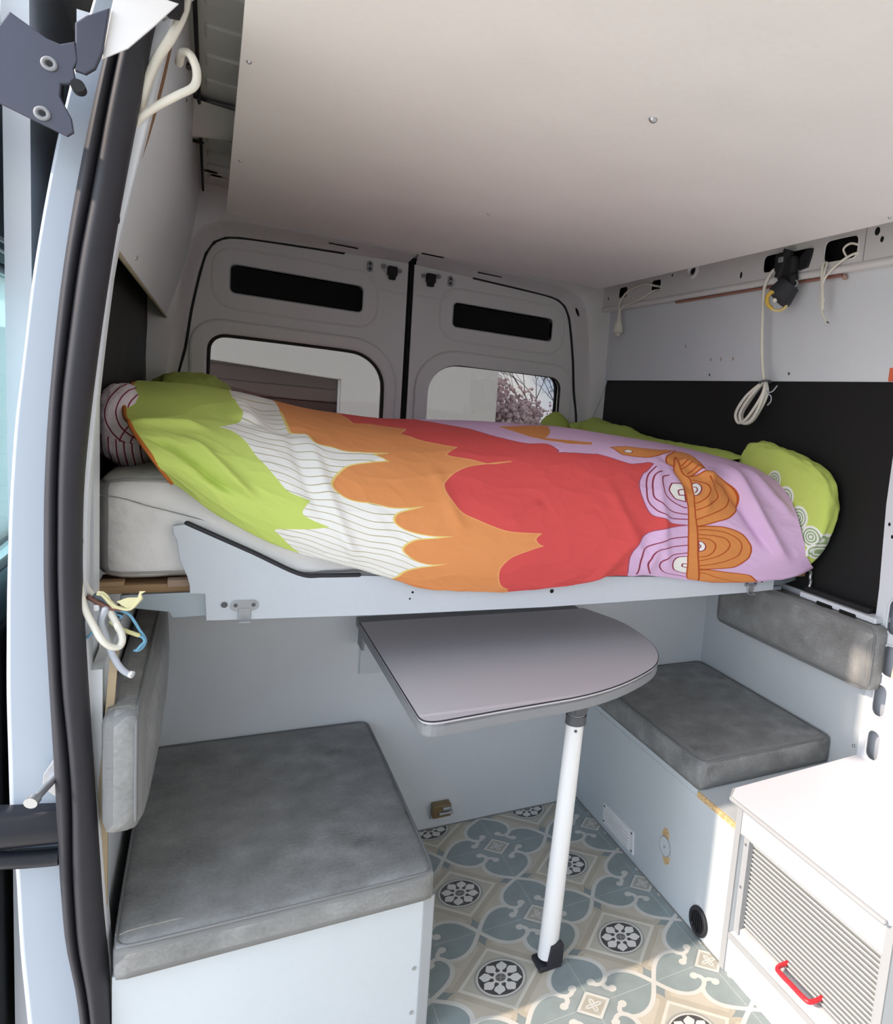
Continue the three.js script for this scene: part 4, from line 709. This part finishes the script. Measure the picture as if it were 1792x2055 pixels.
{
  const t = thing('copper_rod', 'thin reddish brown rod tucked under the roof rail', 'rod', [0.83, 1.705, 1.3]);
  part('rod', rod([0.828, 1.706, 0.66], [0.828, 1.706, 1.50], 0.0045), mat(0x9a6a5c, { roughness: 0.55 }), t); part('knob', new THREE.SphereGeometry(0.008, 10, 8).translate(0.83, 1.70, 1.508), mat(0xa8897c), t);
}
{ // loose wiring at the door pillar
  const t = thing('white_cable', 'thick white cable loop hanging at the door pillar below the mattress', 'cable', [-0.80, 0.84, 1.72]);
  part('loop', tube([[-0.830, 0.96, 1.69], [-0.825, 0.935, 1.718], [-0.819, 0.905, 1.726], [-0.808, 0.877, 1.728], [-0.797, 0.856, 1.734], [-0.786, 0.8435, 1.73], [-0.778, 0.842, 1.726], [-0.7745, 0.849, 1.722], [-0.776, 0.86, 1.718], [-0.782, 0.873, 1.712], [-0.791, 0.892, 1.706]], 0.0048, 90), M.cable, t);
  part('strand', tube([[-0.826, 0.95, 1.70], [-0.818, 0.925, 1.70], [-0.811, 0.916, 1.70], [-0.802, 0.905, 1.70]], 0.0045, 30), M.cable, t);
  const g = thing('grey_cable', 'blue-grey stripped cable dangling below the white loop', 'cable', [-0.78, 0.79, 1.71]);
  part('sheath', tube([[-0.796, 0.897, 1.712], [-0.801, 0.878, 1.71], [-0.797, 0.859, 1.708], [-0.792, 0.84, 1.708], [-0.785, 0.82, 1.71], [-0.777, 0.803, 1.71], [-0.769, 0.794, 1.71], [-0.764, 0.792, 1.71]], 0.0048, 70), M.cableGrey, g);
  part('cut_end', rod([-0.7655, 0.7925, 1.71], [-0.762, 0.7915, 1.712], 0.0055), M.leg, g);
  const b = thing('blue_wire', 'light blue wires curling out beside the white cable loop', 'wire', [-0.76, 0.83, 1.70]);
  part('wire', tube([[-0.79, 0.892, 1.70], [-0.778, 0.890, 1.70], [-0.768, 0.884, 1.70], [-0.761, 0.872, 1.70], [-0.755, 0.859, 1.70], [-0.749, 0.848, 1.70], [-0.747, 0.84, 1.70], [-0.751, 0.83, 1.70], [-0.757, 0.8255, 1.70], [-0.7605, 0.8265, 1.70]], 0.0021, 90), M.blue, b);
  part('wire', tube([[-0.757, 0.8515, 1.704], [-0.750, 0.847, 1.704], [-0.748, 0.841, 1.704], [-0.7525, 0.835, 1.704], [-0.758, 0.8275, 1.704]], 0.0021, 40), M.blue, b);
  part('wire', tube([[-0.788, 0.895, 1.702], [-0.784, 0.886, 1.702], [-0.777, 0.882, 1.702], [-0.779, 0.879, 1.702], [-0.786, 0.877, 1.702]], 0.0018, 30), M.blue, b);
  part('wire', tube([[-0.82, 0.885, 1.712], [-0.824, 0.865, 1.712], [-0.818, 0.855, 1.712], [-0.808, 0.868, 1.712]], 0.002, 30), M.blue, b);
  part('striped_wire', tube([[-0.789, 0.875, 1.705], [-0.781, 0.866, 1.705], [-0.77, 0.859, 1.705], [-0.756, 0.8515, 1.704]], 0.0034, 30), M.yellowGreen, b);
  const p = thing('tape_strip', 'crumpled pale yellow tape stuck on the wiring by the pillar', 'tape', [-0.775, 0.9, 1.70]);
  part('tape', [plateXY([[-.805, .926], [-.8065, .92], [-.8, .918], [-.793, .907], [-.787, .899], [-.776, .896], [-.765, .8955], [-.77, .899], [-.782, .903], [-.788, .911], [-.793, .92], [-.798, .925]], [], 1.7135, 0.002), plateXY([[-.765, .8955], [-.7595, .8985], [-.7495, .912], [-.752, .9195], [-.7465, .9235], [-.754, .9238], [-.7565, .914], [-.768, .9145], [-.782, .9095], [-.776, .9035]], [], 1.715, 0.002), tube([[-.80, .921, 1.716], [-.79, .909, 1.717], [-.78, .90, 1.717], [-.766, .897, 1.718], [-.758, .905, 1.718], [-.752, .914, 1.717]], 0.0022, 40)], M.paleTape, p);
  part('brown_core', tube([[-0.816, 0.915, 1.708], [-0.804, 0.906, 1.709], [-0.792, 0.8985, 1.709], [-0.782, 0.896, 1.709], [-0.767, 0.8965, 1.708]], 0.0034, 40), M.brown, p);
  part('dark_sleeve', tube([[-0.806, 0.915, 1.704], [-0.799, 0.912, 1.704], [-0.793, 0.906, 1.704]], 0.006, 20), mat(0x5b626c), p);
  part('terminal', bx(-0.811, -0.803, 0.894, 0.904, 1.700, 1.712, 0.002), M.leg, p);
}
{
  const t = thing('wall_cable', 'cream cable looping in and out above the door seal', 'cable', [-0.72, 1.6, 1.79]);
  part('upper_lead', tube([[-0.7015, 1.8253, 1.745], [-0.7046, 1.7834, 1.745], [-0.7088, 1.7447, 1.745], [-0.7214, 1.7081, 1.745], [-0.7405, 1.6745, 1.728], [-0.7556, 1.629, 1.715], [-0.762, 1.596, 1.69]], 0.0062, 60), M.cable, t);
  part('loop', tube([[-0.717, 1.7086, 1.645], [-0.7098, 1.7013, 1.715], [-0.7004, 1.6933, 1.735], [-0.6931, 1.6755, 1.735], [-0.6952, 1.6546, 1.735], [-0.7151, 1.6358, 1.735], [-0.7415, 1.616, 1.722], [-0.762, 1.595, 1.712], [-0.769, 1.577, 1.69]], 0.0055, 70), M.cable, t);
  const b = thing('rubber_buffer', 'black rubber buffer with a bolt at the top of the door opening', 'buffer', [-0.72, 1.70, 1.82]);
  part('block', plateXY([[-0.749, 1.7702], [-0.7448, 1.7313], [-0.7311, 1.7229], [-0.7132, 1.725], [-0.708, 1.7387], [-0.708, 1.7702]], [], 1.752, 0.018, 0.004), M.rubberDull, b);
  part('bolt', [rod([-0.7321, 1.7271, 1.758], [-0.7342, 1.7208, 1.76], 0.008, 0.006)], M.steel, b);
}
// ---------- sliding door, slid back along the outside ----------
{
  const t = thing('sliding_door', 'pale sliding door slid back outside, seen past the pillar', 'sliding door', [-0.96, 0, 1.1]);
  const win = rrect(0.55, 1.66, 0.93, 1.385, 0.08, 6);
  part('inner_panel', plateZY(rrect(0.40, 1.70, 0.0, 1.80, 0.06, 5), [win], -0.945, 0.03, 0.004), mat(0x9fb0b6, { roughness: 0.25 }), t);
  part('glass', plateZY(rrect(0.54, 1.67, 0.92, 1.395, 0.08, 6), [], -0.958, 0.004), mat(0xd3e6e8, { physical: true, transmission: 1, thickness: 0, roughness: 0.02 }), t);
  part('window_seal', tube(win.map(([z, y]) => [-0.945, y, z]), 0.007, 160, true, 6), M.rubber, t);
  part('upper_trim', plateZY([[1.385, 1.645], [1.43, 1.60], [1.436, 1.558], [1.20, 1.535], [1.02, 1.56], [1.02, 1.69], [1.331, 1.672]], [], -0.938, 0.008, 0.003), M.rubber, t);
  part('trim_line', [tube([[-0.940, 1.45, 0.9], [-0.940, 1.435, 1.2], [-0.940, 1.425, 1.6]], 0.004, 20), tube([[-0.940, 1.412, 0.9], [-0.940, 1.41, 1.6]], 0.003, 20)], M.leg, t);
  part('lower_trim', plateZY(rrect(0.45, 1.68, 0.05, 0.84, 0.05, 5), [], -0.935, 0.012, 0.004), M.rubberDull, t);
  const hb = part('hinge_bracket', plateXY([[-0.898, 1.625], [-0.8803, 1.6593], [-0.846, 1.6411], [-0.8331, 1.6389], [-0.8192, 1.6464], [-0.8165, 1.625], [-0.8202, 1.6143], [-0.8181, 1.6003], [-0.8245, 1.595], [-0.8326, 1.5928], [-0.8336, 1.5778], [-0.8224, 1.5553], [-0.8202, 1.5392], [-0.8267, 1.5328], [-0.9006, 1.5564]], [], 1.795, 0.006, 0.0015), M.darkMetal, t);
  put('bracket_lip', plateXY([[-0.8192, 1.6689], [-0.8084, 1.6807], [-0.7849, 1.6979], [-0.7913, 1.6443], [-0.7988, 1.6218], [-0.8084, 1.6121], [-0.8192, 1.6132]], [], 1.792, 0.008, 0.002), M.darkMetal, hb);
  for (const [x, y] of [[-0.8438, 1.6121], [-0.8508, 1.5526]]) { put('bolt', [new THREE.TorusGeometry(0.0062, 0.0024, 8, 20).translate(x, y, 1.802), rod([x, y, 1.800], [x, y, 1.8025], 0.0075)], M.edge, hb); put('bolt_recess', new THREE.CylinderGeometry(0.0036, 0.0036, 0.001, 6).rotateX(Math.PI / 2).translate(x, y, 1.8032), M.rubberDull, hb); }
  put('roller', rod([-0.8158, 1.5947, 1.788], [-0.816, 1.5951, 1.805], 0.0075), M.rubberDull, hb);
  part('bracket_arm', [bx(-0.95, -0.885, 1.57, 1.62, 1.788, 1.796, 0.002), bx(-0.96, -0.94, 1.57, 1.62, 1.66, 1.796, 0.002)], M.darkMetal, t);
  part('guide_arm', plateXY([[-0.7934, 1.6376], [-0.7837, 1.7019], [-0.7784, 1.7319], [-0.713, 1.7319], [-0.7398, 1.6944], [-0.7666, 1.6591]], [], 1.788, 0.004, 0.001), M.leg, t);
}
{
  const t = thing('striker', 'steel striker pin on its plate at the door pillar', 'striker', [-0.845, 0.68, 1.8]);
  part('plate', plateXY([[-0.8663, 0.6561], [-0.8525, 0.6816], [-0.8419, 0.688], [-0.8377, 0.6137], [-0.8493, 0.6159], [-0.861, 0.6286], [-0.8673, 0.6413]], [], 1.722, 0.006, 0.001), M.steel, t);
  part('pin', [rod([-0.8522, 0.6497, 1.725], [-0.8685, 0.6421, 1.77], 0.0055), rod([-0.8695, 0.6416, 1.768], [-0.8728, 0.6397, 1.778], 0.0085)], M.steel, t);
  part('bolt', rod([-0.848, 0.6275, 1.725], [-0.848, 0.6274, 1.729], 0.004), M.collar, t);
}
// ---------- outside ----------
{
  const g = struct('ground', bx(-40, 40, -0.75, -0.62, -40, 40), mat(0xe3ddd3, { map: noiseTex(256, (u, v) => { const n = 225 + fbm(u, v, 8, 5) * 50; return [n, n, n]; }), roughness: 0.95 }));
  const h = thing('house', 'pale rendered house wall behind the van with a brown garage door', 'house', [-1, -0.62, -6.2]);
  part('wall', plateXY([[-4.4, -0.62], [2.5, -0.62], [2.5, 5.5], [-4.4, 5.5]], [[[-2.6, -0.62], [0.62, -0.62], [0.62, 1.385], [-2.6, 1.555]]], -6.3, 0.3), mat(0xd8d4cd, { roughness: 0.9 }), h);
  part('side_wall', bx(2.2, 2.5, -0.62, 5.5, -8, -6.3), mat(0xd8d4cd, { roughness: 0.9 }), h);
  const gd = part('garage_door', bx(-2.6, 0.62, -0.62, 1.6, -6.2, -6.16), mat(0x3f2a24, { roughness: 0.7 }), h);
  for (let k = 0; k < 14; k++) put('board', bx(-2.58, 0.60, -0.6 + k * 0.155, -0.455 + k * 0.155, -6.16, -6.13, 0.005), mat([0x4a322a, 0x402b25, 0x523830][k % 3], { roughness: 0.65 }), gd);
  part('frame', [plateXY([[-2.68, 1.555], [0.66, 1.375], [0.66, 1.405], [-2.68, 1.59]], [], -6.12, 0.05), bx(0.60, 0.645, -0.62, 1.40, -6.12, -6.07)], M.leg, h);
  part('roof', plateXY([[-4.45, 5.4], [2.6, 5.4], [2.6, 5.6], [-4.45, 5.6]], [], -8.1, 2.2), mat(0x6b5a52, { roughness: 0.8 }), h);
  const n = thing('house', 'grey clad neighbouring house seen past the sliding door bracket', 'house', [-4, -0.62, -12]);
  part('wall', bx(-8, -4.6, -0.62, 9, -14, -9), mat(0xe4e3e0, { roughness: 0.9 }), n);
  for (let k = 0; k < 14; k++) part('cladding_board', bx(-4.62, -4.57, 3.6 + k * 0.33, 3.91 + k * 0.33, -14, -9, 0.01), mat(0x8d8a98, { roughness: 0.8 }), n);
}
{ // a bare tree and a blossoming shrub beyond the house corner
  const m = new THREE.Matrix4(), q = new THREE.Quaternion(), e = new THREE.Euler();
  const grow = (br, tips, p, dir, len, r, n, spread) => {
    const t = p.map((v, i) => v + dir[i] * len); br.push(rod(p, t, r, r * 0.7, 5)); if (n === 0) { tips.push(t); return; }
    for (let k = 0; k < 3; k++) { const d = dir.map((v) => v + (rnd() - 0.5) * spread); d[1] += 0.12; const L = Math.hypot(...d); grow(br, tips, t, d.map((v) => v / L), len * (0.72 + rnd() * 0.2), r * 0.6, n - 1, spread); }
  };
  const t = thing('tree', 'bare branched tree against the sky at the house corner', 'tree', [4.9, -0.62, -9.4]);
  const br = [], none = []; br.push(rod([4.9, -0.62, -9.4], [4.9, 0.6, -9.4], 0.06, 0.045, 6));
  for (let k = 0; k < 4; k++) { const a = k * 1.57 + 0.4; grow(br, none, [4.9, 0.5, -9.4], [Math.cos(a) * 0.55, 0.8, Math.sin(a) * 0.55].map((v) => v / 0.97), 0.62, 0.024, 5, 1.15); }
  part('branches', br, mat(0x5f646b, { roughness: 0.9 }), t);
  const s = thing('shrub', 'dense pinkish blossoming shrub at the house corner, below the bare tree', 'shrub', [3.15, -0.62, -8.3]);
  const tw = [], tips = [];
  for (let k = 0; k < 9; k++) { const a = k * 0.7, c = 0.25 + 0.35 * (k % 3); grow(tw, tips, [3.15, -0.6, -8.3], [Math.cos(a) * c, 1, Math.sin(a) * c].map((v) => v / Math.hypot(c, 1)), 0.62, 0.018, 4, 0.9); }
  part('twigs', tw, mat(0x4a4240, { roughness: 0.9 }), s);
  const N = 5200, B = new THREE.InstancedMesh(new THREE.IcosahedronGeometry(0.026, 0), mat(0xcdb6ba, { roughness: 0.9 }), N); let c = 0;
  for (let k = 0; k < N; k++) { const p = tips[Math.floor(rnd() * tips.length)], b = rnd(); e.set(rnd() * 3, rnd() * 3, 0); q.setFromEuler(e); const z = 0.5 + rnd(); m.compose(new THREE.Vector3(p[0] + (rnd() - .5) * .3, p[1] - b * b * 0.7 + 0.05, p[2] + (rnd() - .5) * .3), q, new THREE.Vector3(z, z, z)); B.setMatrixAt(c++, m); }
  B.name = 'blossom'; B.userData = { kind: 'stuff' }; B.castShadow = B.receiveShadow = true; B.position.set(-3.15, 0.62, 8.3); s.add(B);
}
renderer.render(scene, camera);
